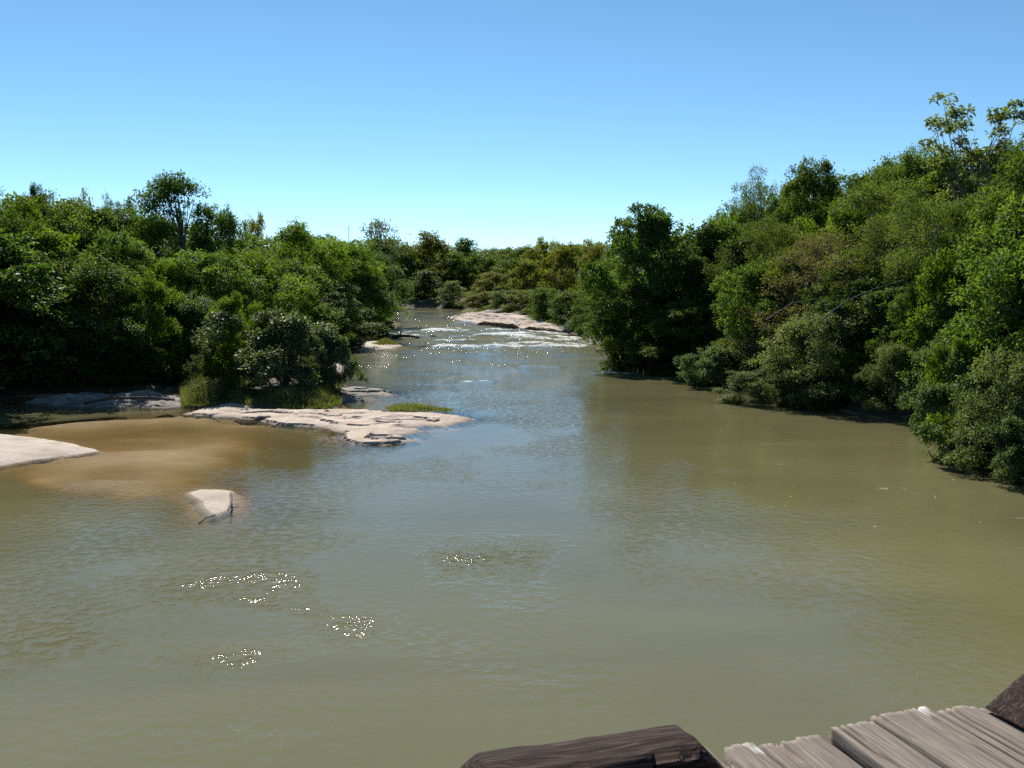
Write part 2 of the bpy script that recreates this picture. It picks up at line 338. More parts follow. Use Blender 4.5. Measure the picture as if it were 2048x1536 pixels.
# ------------------------------------------------------------------ river course and ground
RIVER = [(24, -80), (20, 8), (18.5, 22), (17.8, 29.5), (17.0, 40.7), (15.2, 46), (13.6, 51), (13.6, 66), (11.2, 88), (8.6, 97), (6, 115), (3, 140), (-4, 168),
         (-9, 190), (-10, 214), (-30, 224), (-60, 226), (-140, 222), (-140, 196), (-60, 194), (-32, 190), (-23, 172), (-17.5, 147), (-15.6, 128), (-17.5, 106),
         (-18.6, 93), (-21, 76), (-19.8, 62), (-18.8, 53), (-26, 52), (-29, 45), (-27, 38), (-25, 34), (-28, 25), (-32, 8), (-34, -80)]
P = lambda pts: [U(a, b) for a, b in pts]
ROCK_SHELF = P([(360, 828), (430, 814), (470, 806), (530, 822), (600, 824), (680, 821), (770, 824), (905, 829), (946, 838), (905, 848), (900, 858), (856, 852), (802, 855), (846, 862),
                (800, 870), (838, 882), (770, 890), (705, 889), (684, 876), (690, 868), (650, 855), (545, 850), (520, 838), (440, 834)])
LEFT_BAR = P([(-420, 880), (-200, 866), (0, 868), (70, 875), (130, 884), (205, 902), (140, 912), (60, 921), (10, 931), (-150, 950), (-420, 960)])
SPIT = P([(372, 986), (400, 978), (440, 979), (464, 981), (466, 1000), (457, 1020), (428, 1031), (408, 1018), (396, 1001)])
SHADED = P([(40, 806), (120, 797), (210, 793), (300, 789), (366, 792), (372, 812), (330, 817), (250, 813), (190, 818), (100, 812)])
SLAB1 = P([(662, 783), (700, 777), (735, 777), (792, 786), (775, 793), (738, 790), (710, 793), (664, 791)])
SLAB2 = P([(655, 796), (690, 793), (726, 797), (728, 803), (690, 806), (655, 806)])
SANDBEHIND = P([(590, 738), (640, 728), (690, 730), (700, 738), (670, 746), (600, 750)])
GRASSBAR = P([(706, 689), (740, 683), (790, 686), (806, 692), (780, 698), (735, 701), (708, 700)])
TINYBAR = P([(842, 696), (870, 694), (890, 697), (870, 699)])
FARBANK = P([(893, 636), (930, 628), (980, 624), (1040, 621), (1100, 621), (1150, 650), (1130, 669), (1080, 664), (1030, 657), (985, 653), (935, 645)])
ISLAND = P([(358, 812), (362, 790), (420, 774), (500, 766), (600, 762), (672, 770), (690, 786), (684, 806), (672, 822), (600, 825), (530, 826), (470, 812), (410, 816)])
SHALLOW = P([(-420, 925), (-100, 938), (0, 950), (70, 968), (150, 986), (250, 998), (340, 992), (390, 1000), (430, 1040), (466, 1068), (540, 1040), (600, 990), (650, 940),
             (700, 895), (600, 856), (380, 826), (200, 838), (0, 850), (-420, 850)])
SLABS = [ROCK_SHELF, LEFT_BAR, SPIT, SHADED, SLAB1, SLAB2, SANDBEHIND, GRASSBAR, TINYBAR, FARBANK, ISLAND]

def ground_z(X, Y, near_slabs=True):
    X = np.asarray(X, float); Y = np.asarray(Y, float)
    d = sdist(RIVER, X, Y)
    land = 0.02 + 0.33 * smooth(0, 0.5, -d) + 1.3 * smooth(0, 6, -d) + 2.6 * smooth(5, 60, -d) + 2.0 * smooth(80, 500, -d) + 0.5 * (fbm(X * 0.15, Y * 0.15, 3) - 0.5) * smooth(0, 5, -d)
    bed = -0.05 - 0.75 * smooth(0, 0.9, d) * smooth(-12, 0, X) - 1.2 * smooth(0.0, 4.0, d) + 0.25 * (fbm(X * 0.25, Y * 0.25, 5) - 0.5) * smooth(0, 2, d)
    z = np.where(d > 0, bed, land)
    s = sdist(SHALLOW, X, Y) + 2.2 * (fbm(X * 0.35, Y * 0.35, 21) - 0.5)
    sh = -0.05 - 0.22 * smooth(0.25, 0.8, fbm(X * 0.16, Y * 0.30, 8, 4)) - 0.50 * smooth(-11.5, -5, X)
    k = smooth(-1.6, 0.5, s)
    z = np.where(d > 0, np.maximum(z, z * (1 - k) + sh * k), z)
    if near_slabs:
        for pl in SLABS:
            q = -sdist(pl, X, Y)
            z = np.where(d > 0, np.maximum(z, np.where(q < 6, -0.07 - 0.42 * np.maximum(q, 0), -9)), z)
    return z

def steps(*seg):
    out = []
    for a, b, s in seg:
        out += list(np.arange(a, b, s))
    return np.array(out + [seg[-1][1]])

def grid_mesh(name, xs, ys, zf, extra=None, keep=None):
    X, Y = np.meshgrid(xs, ys); Z = zf(X, Y)
    V = np.stack([X, Y, Z], -1).reshape(-1, 3)
    nx, ny = len(xs), len(ys)
    i = (np.arange(ny - 1)[:, None] * nx + np.arange(nx - 1)[None, :]).ravel()
    F = np.stack([i, i + 1, i + nx + 1, i + nx], 1)
    if keep is not None:
        kp = keep(X, Y).ravel(); F = F[kp[F].any(1)]
        used = np.unique(F); mp = np.full(len(V), -1); mp[used] = np.arange(len(used)); V = V[used]; F = mp[F]
        sel = used
    else: sel = None
    at = None
    if extra:
        at = {k: (v(X, Y).ravel() if sel is None else v(X, Y).ravel()[sel]) for k, v in extra.items()}
    return mesh_np(name, V, F, attr=at, attr_dom='POINT', smooth_shade=True)

gx = steps((-460, -160, 30), (-160, -40, 6), (-40, -26, 1.0), (-26, 2, 0.3), (2, 20, 0.6), (20, 60, 3), (60, 460, 25))
gy = steps((-120, -20, 10), (-20, 16, 2), (16, 54, 0.3), (54, 130, 1.0), (130, 260, 3), (260, 700, 20))
tag(link('ground', grid_mesh('ground', gx, gy, ground_z), M['ground']), kind='structure')

# foam and broken water of the rapids: (pixel x0, y0, x1, y1, half-width in m, strength)
FOAM = [(890, 696, 1135, 696, 3.2, 0.50), (960, 690, 1080, 686, 2.6, 0.34), (1000, 672, 1190, 688, 3.0, 0.46), (930, 668, 1040, 676, 2.4, 0.36), (860, 656, 930, 660, 3.0, 0.38),
        (1060, 664, 1130, 672, 2.0, 0.44), (1120, 676, 1190, 684, 2.0, 0.50), (785, 671, 838, 675, 1.4, 0.50), (850, 683, 935, 684, 2.0, 0.32), (800, 660, 860, 664, 2.0, 0.2), (1100, 697, 1200, 699, 1.6, 0.36),
        (920, 765, 972, 762, 0.55, 0.46), (1056, 732, 1104, 733, 0.6, 0.42), (1180, 745, 1262, 750, 0.7, 0.46), (1260, 751, 1330, 756, 0.6, 0.36), (860, 742, 880, 746, 0.8, 0.2), (1130, 708, 1180, 712, 1.0, 0.26),
        (1690, 1225, 1760, 1290, 0.32, 0.29), (1720, 1295, 1830, 1330, 0.34, 0.33), (1640, 1240, 1700, 1275, 0.18, 0.25), (1960, 1215, 2040, 1240, 0.3, 0.32), (1990, 1250, 2048, 1290, 0.2, 0.26), (1820, 1120, 1900, 1150, 0.15, 0.22),
        (1540, 1080, 1600, 1105, 0.2, 0.24), (1480, 860, 1560, 872, 0.3, 0.24), (1340, 845, 1420, 862, 0.3, 0.22), (1620, 1340, 1700, 1370, 0.12, 0.24), (1740, 1370, 1800, 1390, 0.15, 0.28), (1440, 1055, 1500, 1070, 0.12, 0.22)]
FOAMW = [(*U(a, b), *U(c, d), wd, (s * 1.18 + 0.05 if b < 780 else s)) for a, b, c, d, wd, s in FOAM]
RAPIDS = P([(780, 645), (900, 640), (1000, 655), (1130, 668), (1230, 690), (1220, 704), (1000, 702), (800, 695)])

def foam_at(X, Y):
    f = np.zeros(X.shape)
    wx = X + 1.6 * (fbm(X * 0.4, Y * 0.25, 31, 3) - 0.5); wy = Y + 2.4 * (fbm(X * 0.3, Y * 0.2, 41, 3) - 0.5) * smooth(30, 90, Y) + 0.4 * (fbm(X, Y, 47, 2) - 0.5)
    for x0, y0, x1, y1, wd, s in FOAMW:
        ex, ey = x1 - x0, y1 - y0
        t = np.clip(((wx - x0) * ex + (wy - y0) * ey) / (ex * ex + ey * ey), 0, 1)
        dd = np.hypot(wx - x0 - t * ex, wy - y0 - t * ey)
        f = np.maximum(f, s * np.exp(-(dd / wd) ** 2))
    r = rapid_at(X, Y); f = np.maximum(f, r * (0.62 * smooth(0.5, 0.78, fbm(X * 0.16, Y * 0.30, 77, 4)) + 0.12))
    return f

def rapid_at(X, Y):
    return smooth(-8, 6, sdist(RAPIDS, X, Y))

def water_z(X, Y):
    r = rapid_at(X, Y); f = foam_at(X, Y)
    far = smooth(60, 90, Y)
    z = r * 0.22 * (fbm(X * 0.45, Y * 0.28, 51, 4) - 0.5) + far * 0.5 * f * (0.4 + 0.9 * fbm(X * 0.7, Y * 0.5, 61, 3))
    z += (1 - far) * 0.12 * f * smooth(55, 60, Y)
    return z

_bed_cache = {}
def opacity_at(X, Y):
    z = ground_z(X, Y)
    return np.clip(1 - np.exp(-np.maximum(-z, 0.0) / 0.45), 0, 1) * smooth(-0.1, 1.2, -z * 3)

def fleck_at(X, Y):
    return np.clip(0.2 * smooth(0, 3, sdist(RIVER, X, Y)) + 0.6 * smooth(1, 9, X) * smooth(50, 34, Y), 0, 1)

def ripple_at(X, Y):
    r = 0.088 + 0.60 * rapid_at(X, Y) + 0.30 * smooth(38, 80, Y)
    r = r - 0.02 * smooth(20, 13, Y)
    r = r + 0.50 * np.exp(-((X + 3.4) / 4.0) ** 2 - ((Y - 18.6) / 4.3) ** 2) * smooth(0.35, 0.7, fbm(X * 0.35, Y * 0.35, 91, 3))   # a breath of wind on the pool
    r = r + 0.34 * np.exp(-((X + 2.4) / 2.2) ** 2 - ((Y - 15.2) / 1.3) ** 2) * smooth(0.4, 0.7, fbm(X * 0.6, Y * 0.6, 97, 3))
    r = r * (1 - 0.35 * smooth(-1, 2, sdist(SHALLOW, X, Y)))
    return np.clip(r, 0.05, 1)

wx = steps((-160, -40, 6), (-40, -27, 1.0), (-27, 3, 0.27), (3, 20, 0.33), (20, 32, 2))
wy = steps((-80, 6, 6), (6, 16, 0.5), (16, 54, 0.27), (54, 135, 0.42), (135, 240, 1.2))
tag(link('water', grid_mesh('water', wx, wy, water_z, {'opacity': opacity_at, 'foam': foam_at, 'ripple': ripple_at, 'fleck': fleck_at},
                            keep=lambda X, Y: (sdist(RIVER, X, Y) > -3)), M['water']), kind='structure')

# ------------------------------------------------------------------ rock shelves, sandbars, island
def slab(name, poly, h, res, mat, layer=0.0, edge=0.35, rough=0.06, seed=0, kind=None, label=None, cat=None, warp=0.35, dome=0.0, skirt=0.9):
    a = np.array(poly); x0, y0 = a.min(0) - 1; x1, y1 = a.max(0) + 1
    xs = np.arange(x0, x1 + res, res); ys = np.arange(y0, y1 + res, res)
    def sd(X, Y):
        return sdist(poly, X, Y) + warp * (fbm(X * 1.3, Y * 1.3, seed + 3, 4) - 0.5)
    def zf(X, Y):
        s = sd(X, Y)
        if layer > 0:                          # beds of sandstone, each worn back unevenly from the one below
            z = 0; nl = max(2, int(round(h / layer)))
            for k in range(nl):
                wz = s - 0.10 - edge * k - edge * 3.4 * (fbm(X * 0.45, Y * 0.8, seed + 70 + 7 * k, 5) - 0.5) * min(k, 2)
                z = z + layer * smooth(0, 0.05 + 0.5 * smooth(0.42, 0.6, vnoise(X * 0.8, Y * 0.8, seed + 3 + k)), wz) * (0.6 + 0.6 * vnoise(X * 0.4, Y * 0.4, seed + k))
            z = z + 0.03 * smooth(0, 0.15, s) + dome * smooth(0, 4, s)
        else:
            z = h * (1 - np.exp(-np.maximum(s, 0) / edge)) + dome * smooth(0, 4, s)
        z = z + rough * (fbm(X * 0.9, Y * 0.9, seed + 9, 5) - 0.5) * smooth(0, 0.6, s) * 2
        return np.where(s > 0, z, np.maximum(-0.9, s * skirt)) - 0.004
    me = grid_mesh(name, xs, ys, zf, keep=lambda X, Y: sd(X, Y) > -0.8)
    if layer > 0: me.polygons.foreach_set('use_smooth', np.zeros(len(me.polygons), bool))
    return tag(link(name, me, mat), label, cat, kind=kind)

slab('river_island', ISLAND, 0.32, 0.2, M['ground'], edge=0.8, rough=0.12, seed=1, kind='structure', dome=0.15)
slab('rock_shelf', ROCK_SHELF, 0.20, 0.075, M['rock'], layer=0.075, edge=0.9, rough=0.09, seed=11, dome=0.04, warp=0.6,
     label='broad flat pinkish sandstone shelf reaching into the river below the island bush', cat='rock')
slab('sandbar', LEFT_BAR, 0.11, 0.12, M['sand'], edge=0.6, rough=0.08, seed=21, dome=0.06, warp=0.25,
     label='pale sandbar at the left edge of the picture beside the brown shallows', cat='sandbar')
slab('sandbar', SPIT, 0.032, 0.06, M['sand'], edge=0.7, rough=0.025, seed=31, warp=0.15,
     label='tiny triangular sand spit in the shallows with a curved stick on it', cat='sandbar')
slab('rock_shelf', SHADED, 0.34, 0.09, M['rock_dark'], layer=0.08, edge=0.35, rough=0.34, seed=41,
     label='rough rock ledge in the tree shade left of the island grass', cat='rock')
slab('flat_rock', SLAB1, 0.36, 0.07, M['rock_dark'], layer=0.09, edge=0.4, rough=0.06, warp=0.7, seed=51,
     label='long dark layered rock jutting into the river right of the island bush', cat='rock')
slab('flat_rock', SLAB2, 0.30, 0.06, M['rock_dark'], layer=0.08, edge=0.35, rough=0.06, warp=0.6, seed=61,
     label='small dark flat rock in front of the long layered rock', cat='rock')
slab('sandbar', SANDBEHIND, 0.35, 0.2, M['sand'], edge=0.8, rough=0.06, seed=71,
     label='small pale sand patch showing behind the right branches of the island bush', cat='sandbar')
slab('sandbar', GRASSBAR, 0.28, 0.2, M['sand'], edge=0.9, rough=0.05, seed=81,
     label='low sandbar with a grass patch below the rapids by the left bank', cat='sandbar')
slab('flat_rock', TINYBAR, 0.10, 0.15, M['rock'], edge=0.4, rough=0.05, seed=91, warp=0.2,
     label='tiny low rock in midstream just left of the white water', cat='rock')
slab('sandbank', FARBANK, 0.50, 0.30, M['rock'], layer=0.13, edge=1.7, rough=0.16, seed=101, dome=0.20, warp=1.0,
     label='large pale sandbank on the far right side above the rapids', cat='sandbank')

def ledge(name, px0, px1, py, h, depth, seed, label):
    """an undercut rock ledge: a thick irregular slab whose lip overhangs the water"""
    rng = np.random.default_rng(seed)
    xa, ya = U(px0, py[0]); xb, yb = U(px1, py[1]); n = 26
    prof = [(-0.2, -0.5), (0.55, -0.3), (0.75, 0.15), (0.25, h * 0.45), (-0.35, h * 0.6), (-0.6, h * 0.8), (-0.3, h * 0.97), (0.4, h * 1.06), (depth * 0.6, h * 1.02), (depth, h * 0.55)]
    V = []
    for i in range(n):
        t = i / (n - 1); taper = min(1, 5 * t + 0.25, 5 * (1 - t) + 0.25)
        bx = xa + (xb - xa) * t; by = ya + (yb - ya) * t + 1.3 * (fbm(np.array(t * 6.0), np.array(seed), seed, 3) - 0.5)
        for j, (v, z) in enumerate(prof):
            V.append((bx + rng.normal(0, 0.06), by + v * taper + rng.normal(0, 0.07), z * (taper if z > 0 else 1) * (0.85 + 0.3 * vnoise(np.array(t * 8), np.array(j), seed)) + rng.normal(0, 0.015)))
    m = len(prof); F = [(i * m + j, i * m + j + 1, (i + 1) * m + j + 1, (i + 1) * m + j) for i in range(n - 1) for j in range(m - 1)]
    me = mesh_np(name, V, np.array(F)[:, ::-1], smooth_shade=False)
    tag(link(name, me, M['rock']), label, 'rock')
ledge('rock_ledge', 955, 1040, (649, 658), 0.62, 2.4, 5, 'longer undercut rock ledge along the front of the far sandbank')
ledge('rock_ledge', 1048, 1122, (660, 668), 0.6, 2.0, 9, 'shorter undercut rock ledge where the far sandbank meets the green bushes')

# ------------------------------------------------------------------ trees
def unit(v): return v / (np.linalg.norm(v, axis=-1, keepdims=True) + 1e-9)

def leaves(Pn, A, Nn, Ln, Wn, tint):
    """folded diamond leaves -> V, F, tint per face"""
    S = unit(np.cross(A, Nn)); Nn = unit(np.cross(S, A))
    mid = Pn + A * (Ln * 0.42)[:, None]; fold = Nn * (Wn * 0.45)[:, None]
    tip = Pn + A * Ln[:, None] - Nn * (Ln * 0.12)[:, None]
    V = np.stack([Pn, mid + S * Wn[:, None] + fold, tip, mid - S * Wn[:, None] + fold], 1).reshape(-1, 3)
    b = np.arange(len(Pn)) * 4
    F = np.stack([np.stack([b, b + 1, b + 2], 1), np.stack([b, b + 2, b + 3], 1)], 1).reshape(-1, 3)
    return V, F, np.repeat(tint, 2)

def prof_mound(t): return np.where(t > 0.42, np.sqrt(np.clip(1 - ((t - 0.42) / 0.60) ** 2, 0.03, 1)), 0.74 + 0.26 * t / 0.42)
def prof_round(t): return np.sqrt(np.clip(1 - ((t - 0.5) / 0.52) ** 2, 0.03, 1))
def prof_flat(t): return 0.35 + 0.65 * smooth(0.0, 0.75, t) * np.where(t > 0.85, np.sqrt(np.clip(1 - ((t - 0.85) / 0.18) ** 2, 0.1, 1)), 1)
def prof_column(t): return np.where(t > 0.8, np.sqrt(np.clip(1 - ((t - 0.8) / 0.21) ** 2, 0.05, 1)), 0.8 + 0.2 * np.sin(t * 9))

def build_tree(seed, H=10, Rr=4, base=0.0, prof=prof_mound, tips=110, cr=0.95, flat=0.62, sprigs=14, per=26, ll=0.18, lw=0.42, droop=0.25, sprig_r=0.26, trunk_r=0.16, limbs=26, lobes=0.22,
               stems=1, inner=0.2, up=0.75, rosette=False, tip_lo=0.62, gap=0.0, twig=0.0, bough=0.38):
    rng = np.random.default_rng(seed); wood = Bag()
    ph = rng.uniform(0, 6.28, 4)
    # crown tips over the envelope
    i = np.arange(tips); t = (i + rng.uniform(0, 1, tips)) / tips; th = i * 2.39996 + rng.normal(0, 0.35, tips)
    lob = 1 + lobes * np.sin(2 * th + ph[0] + 5 * t) + lobes * 0.7 * np.sin(5 * th - 7 * t + ph[1])
    rr = Rr * prof(t) * rng.uniform(tip_lo, 1.06, tips) * lob
    k = rng.random(tips) < inner; rr[k] *= rng.uniform(0.3, 0.7, k.sum())
    zz = H * (base + (1 - base) * t) * (1 + 0.07 * np.sin(3 * th + ph[2])) - cr * flat * 0.5
    if gap > 0:
        kp = rng.random(tips) > gap; rr, th, zz, t = rr[kp], th[kp], zz[kp], t[kp]
    T = np.stack([rr * np.cos(th), rr * np.sin(th), np.maximum(zz, 0.12 * H * 0.25)], 1); n = len(T)
    nb = max(6, n // 6); Bc = T[rng.permutation(n)[:nb]].copy(); Bc[:, :2] *= rng.uniform(0.8, 1.18, (nb, 1)); Bc[:, 2] *= rng.uniform(0.92, 1.06, nb)
    near = ((T[:, None, :] - Bc[None]) ** 2).sum(-1).argmin(1); T = T + (Bc[near] - T) * bough
    T[:, 2] = np.maximum(T[:, 2], 0.03 * H)
    # trunk(s)
    trunks = []
    for s in range(stems):
        lean = rng.normal(0, 0.05 * H, 2) if stems == 1 else rng.normal(0, 0.13 * H, 2)
        top = H * (0.80 if stems == 1 else rng.uniform(0.55, 0.8))
        u = np.linspace(0, 1, 7)
        c = np.stack([lean[0] * u ** 1.5 + 0.02 * H * np.sin(u * 5 + ph[3]), lean[1] * u ** 1.5 + 0.02 * H * np.sin(u * 4 + ph[1]), -0.6 + (top + 0.6) * u], 1)
        if stems > 1: c[:, :2] += rng.normal(0, 0.22, 2)
        trunks.append(c); wood.add(*tube(c, trunk_r * (1.25 - 1.08 * u), 7))
    sel = rng.permutation(n)[:limbs]
    for j in sel:
        c = trunks[rng.integers(len(trunks))]; tip = T[j]
        za = np.clip(tip[2] * rng.uniform(0.4, 0.8), 0.08 * H, c[-1, 2]); q = np.interp(za, c[:, 2], np.arange(len(c))); a = np.array([np.interp(q, np.arange(len(c)), c[:, d]) for d in range(3)])
        m = (a + tip) / 2 + np.array([0, 0, 0.10 * np.linalg.norm(tip - a)]) + rng.normal(0, 0.05 * np.linalg.norm(tip - a), 3)
        u = np.linspace(0, 1, 6)[:, None]; pts = (1 - u) ** 2 * a + 2 * u * (1 - u) * m + u ** 2 * tip
        r0 = trunk_r * 0.42; wood.add(*tube(pts, np.linspace(r0, r0 * 0.16, 6), 5))
        if twig > 0:
            for b in range(int(twig)):
                d = unit(tip - a + rng.normal(0, 1.0, 3) * np.linalg.norm(tip - a) * 0.6); p0 = pts[rng.integers(2, 5)]
                wood.add(*tube(np.stack([p0, p0 + d * cr * 0.7 + rng.normal(0, .05, 3), p0 + d * cr * 1.5 + np.array([0, 0, 0.1])]), [r0 * 0.28, r0 * 0.16, r0 * 0.05], 4))
    # sprigs on clumps, leaves on sprigs
    crs = cr * rng.uniform(0.6, 1.3, n)
    d = unit(rng.normal(0, 1, (n, sprigs, 3)) + np.array([0, 0, up])); d[..., 2] *= flat
    sp = T[:, None, :] + d * crs[:, None, None] * rng.uniform(0.5, 1.0, (n, sprigs, 1)) ** 0.5
    sp[..., 2] = np.maximum(sp[..., 2], 0.15)
    hue = np.repeat((rng.random(nb)[near] * 0.3 + rng.random(n) * 0.25)[:, None], sprigs, 1) + rng.random((n, sprigs)) * 0.3
    sp = sp.reshape(-1, 3); dd = unit(d.reshape(-1, 3)); hue = hue.ravel(); ns = len(sp)
    if rosette:
        az = rng.uniform(0, 6.28, (ns, per)); el = rng.uniform(-0.5, 0.5, (ns, per))
        A = np.stack([np.cos(az) * np.cos(el), np.sin(az) * np.cos(el), np.sin(el)], -1)
        Pl = sp[:, None, :] + A * sprig_r * 0.4
        Nn = np.broadcast_to(np.array([0., 0, 1]), A.shape) + rng.normal(0, 0.2, A.shape)
    else:
        Pl = sp[:, None, :] + rng.normal(0, sprig_r * 0.55, (ns, per, 3))
        A = unit(dd[:, None, :] * 0.9 + rng.normal(0, 0.75, (ns, per, 3)) + np.array([0, 0, -droop]))
        Nn = unit(dd[:, None, :] * 0.35 + rng.normal(0, 0.55, (ns, per, 3)) + np.array([0, 0, 0.9]))
    tint = np.clip(hue[:, None] + rng.random((ns, per)) * 0.25, 0, 1)
    Pl = Pl.reshape(-1, 3); Pl[:, 2] = np.maximum(Pl[:, 2], 0.05); m = len(Pl)
    Ln = ll * rng.uniform(0.65, 1.25, m)
    V, F, ti = leaves(Pl, A.reshape(-1, 3), Nn.reshape(-1, 3), Ln, Ln * lw * 0.6, tint.ravel())
    cm = mesh_np('crown', V, F, attr={'tint': ti}); wm = wood.mesh('trunk', smooth_shade=True)
    return dict(crown=cm, trunk=wm, H=float(np.percentile(V[:, 2], 99.8)), R=float(np.percentile(np.hypot(V[:, 0], V[:, 1]), 97)))

NEAR = dict(tips=120, sprigs=14, per=26)
SPEC = {}
def species(key, leaf, bark, variants, **kw):
    SPEC[key] = (leaf, bark, variants, kw)
species('broad', 'leaf_green', 'bark', 3, **NEAR, ll=0.20, cr=1.0)
species('dark', 'leaf_dark', 'bark', 2, **NEAR, ll=0.22, lw=0.5, cr=1.05, lobes=0.3)
species('pale', 'leaf_pale', 'bark', 3, H=6, Rr=3.6, tips=110, sprigs=14, per=24, ll=0.17, cr=0.8, droop=0.5, stems=3, trunk_r=0.09)
species('light', 'leaf_light', 'bark', 2, H=8, Rr=3.2, tips=90, sprigs=13, per=24, ll=0.19, cr=0.85, stems=2, trunk_r=0.1)
species('olive', 'leaf_olive', 'bark_pale', 2, H=10, Rr=4.2, tips=120, sprigs=15, per=26, ll=0.13, cr=0.95, flat=0.5, twig=2, limbs=40)
species('brown', 'leaf_brown', 'bark_pale', 1, H=9, Rr=4.2, tips=90, sprigs=12, per=20, ll=0.12, cr=0.9, flat=0.55, twig=5, limbs=70, trunk_r=0.14)
species('emergent', 'leaf_emergent', 'bark_pale', 1, H=10, Rr=3.0, base=0.62, prof=prof_flat, tips=38, sprigs=8, per=14, ll=0.27, lw=0.45, cr=0.62, flat=0.4, rosette=True, sprig_r=0.3, limbs=34, twig=1, bough=0.15, lobes=0.1, inner=0.1, trunk_r=0.15)
species('feather', 'leaf_olive', 'bark', 2, H=10, Rr=3.8, base=0.35, prof=prof_flat, tips=60, sprigs=12, per=24, ll=0.14, cr=1.0, flat=0.22, limbs=46, gap=0.12, droop=0.0, trunk_r=0.15, twig=2)
species('upright', 'leaf_dark', 'bark', 1, H=11, Rr=3.0, base=0.3, prof=prof_round, tips=70, sprigs=9, per=20, ll=0.20, cr=0.75, flat=0.8, limbs=50, gap=0.15, up=1.0, lobes=0.35, trunk_r=0.13, twig=2)
species('bush', 'leaf_gloss', 'bark', 2, H=5, Rr=3.6, tips=100, sprigs=14, per=26, ll=0.19, lw=0.5, cr=0.75, stems=4, trunk_r=0.08, tip_lo=0.45, lobes=0.34, gap=0.12, bough=0.45, twig=1)
species('isle', 'leaf_isle', 'bark', 1, H=5, Rr=3.6, base=0.14, tips=96, sprigs=13, per=24, ll=0.19, lw=0.5, cr=0.72, stems=5, trunk_r=0.07, tip_lo=0.45, lobes=0.34, gap=0.12, bough=0.45, twig=2, limbs=40)
species('mid', 'leaf_green', 'bark', 3, tips=110, sprigs=13, per=25, ll=0.21, cr=1.1, sprig_r=0.30)
species('midlight', 'leaf_light', 'bark', 2, tips=110, sprigs=13, per=25, ll=0.2, cr=1.1, sprig_r=0.30)
species('middark', 'leaf_dark', 'bark', 2, tips=110, sprigs=13, per=25, ll=0.21, cr=1.1, sprig_r=0.30)
species('midolive', 'leaf_olive', 'bark_pale', 2, tips=110, sprigs=13, per=24, ll=0.18, cr=1.1, flat=0.55, sprig_r=0.34, twig=1)
species('far', 'leaf_green', 'bark', 2, tips=80, sprigs=9, per=14, ll=0.42, cr=1.2, sprig_r=0.45)
species('faryellow', 'leaf_yellow', 'bark', 2, tips=80, sprigs=9, per=14, ll=0.40, cr=1.2, sprig_r=0.45, flat=0.55)
species('fardark', 'leaf_dark', 'bark', 1, tips=80, sprigs=9, per=14, ll=0.42, cr=1.2, sprig_r=0.45)
species('farflat', 'leaf_yellow', 'bark', 2, base=0.5, prof=prof_flat, tips=44, sprigs=8, per=12, ll=0.38, cr=1.1, flat=0.25, sprig_r=0.45, limbs=30, gap=0.1, trunk_r=0.2)
species('farsparse', 'leaf_pale', 'bark_pale', 1, base=0.35, prof=prof_round, tips=60, sprigs=6, per=9, ll=0.34, cr=1.0, flat=0.5, sprig_r=0.5, limbs=56, twig=3, gap=0.1, trunk_r=0.2)
species('farpale', 'leaf_pale', 'bark', 1, tips=80, sprigs=9, per=14, ll=0.40, cr=1.2, sprig_r=0.45)
species('vine', 'leaf_dark', 'bark', 1, H=10, Rr=2.6, prof=prof_column, tips=80, sprigs=10, per=18, ll=0.30, cr=0.95, sprig_r=0.32, droop=0.7)

PROTO = {}
def proto(key, v):
    if (key, v) not in PROTO:
        leaf, bark, nv, kw = SPEC[key]
        p = build_tree(1000 + 37 * v + sum(map(ord, key)), **kw)
        p['crown'].materials.append(M[leaf]); p['trunk'].materials.append(M[bark]); PROTO[(key, v)] = p
    return PROTO[(key, v)]

_count = [0]
def tree(name, key, px, D, top, width, label, group=None, cat='tree', var=None, rot=None, x=None, base_z=None, alpha=None):
    """a tree at pixel column px and D metres away whose top shows at row `top` and whose crown is `width` pixels wide"""
    _count[0] += 1; rng = random.Random(_count[0] * 7 + 3)
    nv = SPEC[key][2]; p = proto(key, var if var is not None else rng.randrange(nv))
    X = x_at(px, D) if x is None else x
    gz = float(ground_z(np.array([X]), np.array([D]), False)[0]) if base_z is None else base_z
    gz = max(gz, -0.05)
    H = z_at(top, D) - gz; sz = H / p['H']; sx = width / FPX * D / (2 * p['R'])
    e = bpy.data.objects.new(name, None); COL.objects.link(e); e.empty_display_size = 0.5
    e.location = (X, D, gz); e.rotation_euler = (0, 0, rng.uniform(0, 6.28) if rot is None else rot); e.scale = (sx, sx, sz)
    tag(e, label, cat, group)
    for part in ('trunk', 'crown'):
        c = bpy.data.objects.new(part, p[part]); COL.objects.link(c); c.parent = e
    return e

# --- left bank, front row from the left edge to the river bend
tree('bank_tree', 'dark', -130, 50, 395, 504, 'dark broad tree cut by the left edge of the picture')
tree('bank_tree', 'dark', 55, 53.5, 500, 300, 'dark leafy tree at the far left above the shaded water')
tree('bank_tree', 'broad', 195, 54.5, 520, 276, 'bushy green tree on left bank hanging over the shaded rock ledge')
tree('bank_tree', 'light', 290, 56, 548, 168, 'lower light green tree with a rounded sunlit crown left of the island bush')
tree('bank_tree', 'broad', 5, 60, 415, 240, 'bright green tree rising behind the dark tree at the left edge')
tree('bank_tree', 'light', 120, 60.5, 455, 240, 'sunlit yellow green tree above the dark leafy tree at the far left')
tree('bank_tree', 'broad', 245, 62, 468, 228, 'rounded green tree above the bushy tree over the shaded rock ledge')
tree('bank_tree', 'midlight', 335, 63, 525, 180, 'light green tree just behind the low sunlit crown beside the island bush')
tree('bank_tree', 'mid', 175, 70, 412, 264, 'green tree with rounded top second from the left in the back row')
tree('bank_tree', 'midlight', 70, 71, 402, 228, 'light green tree between the left edge and the back row of left bank')
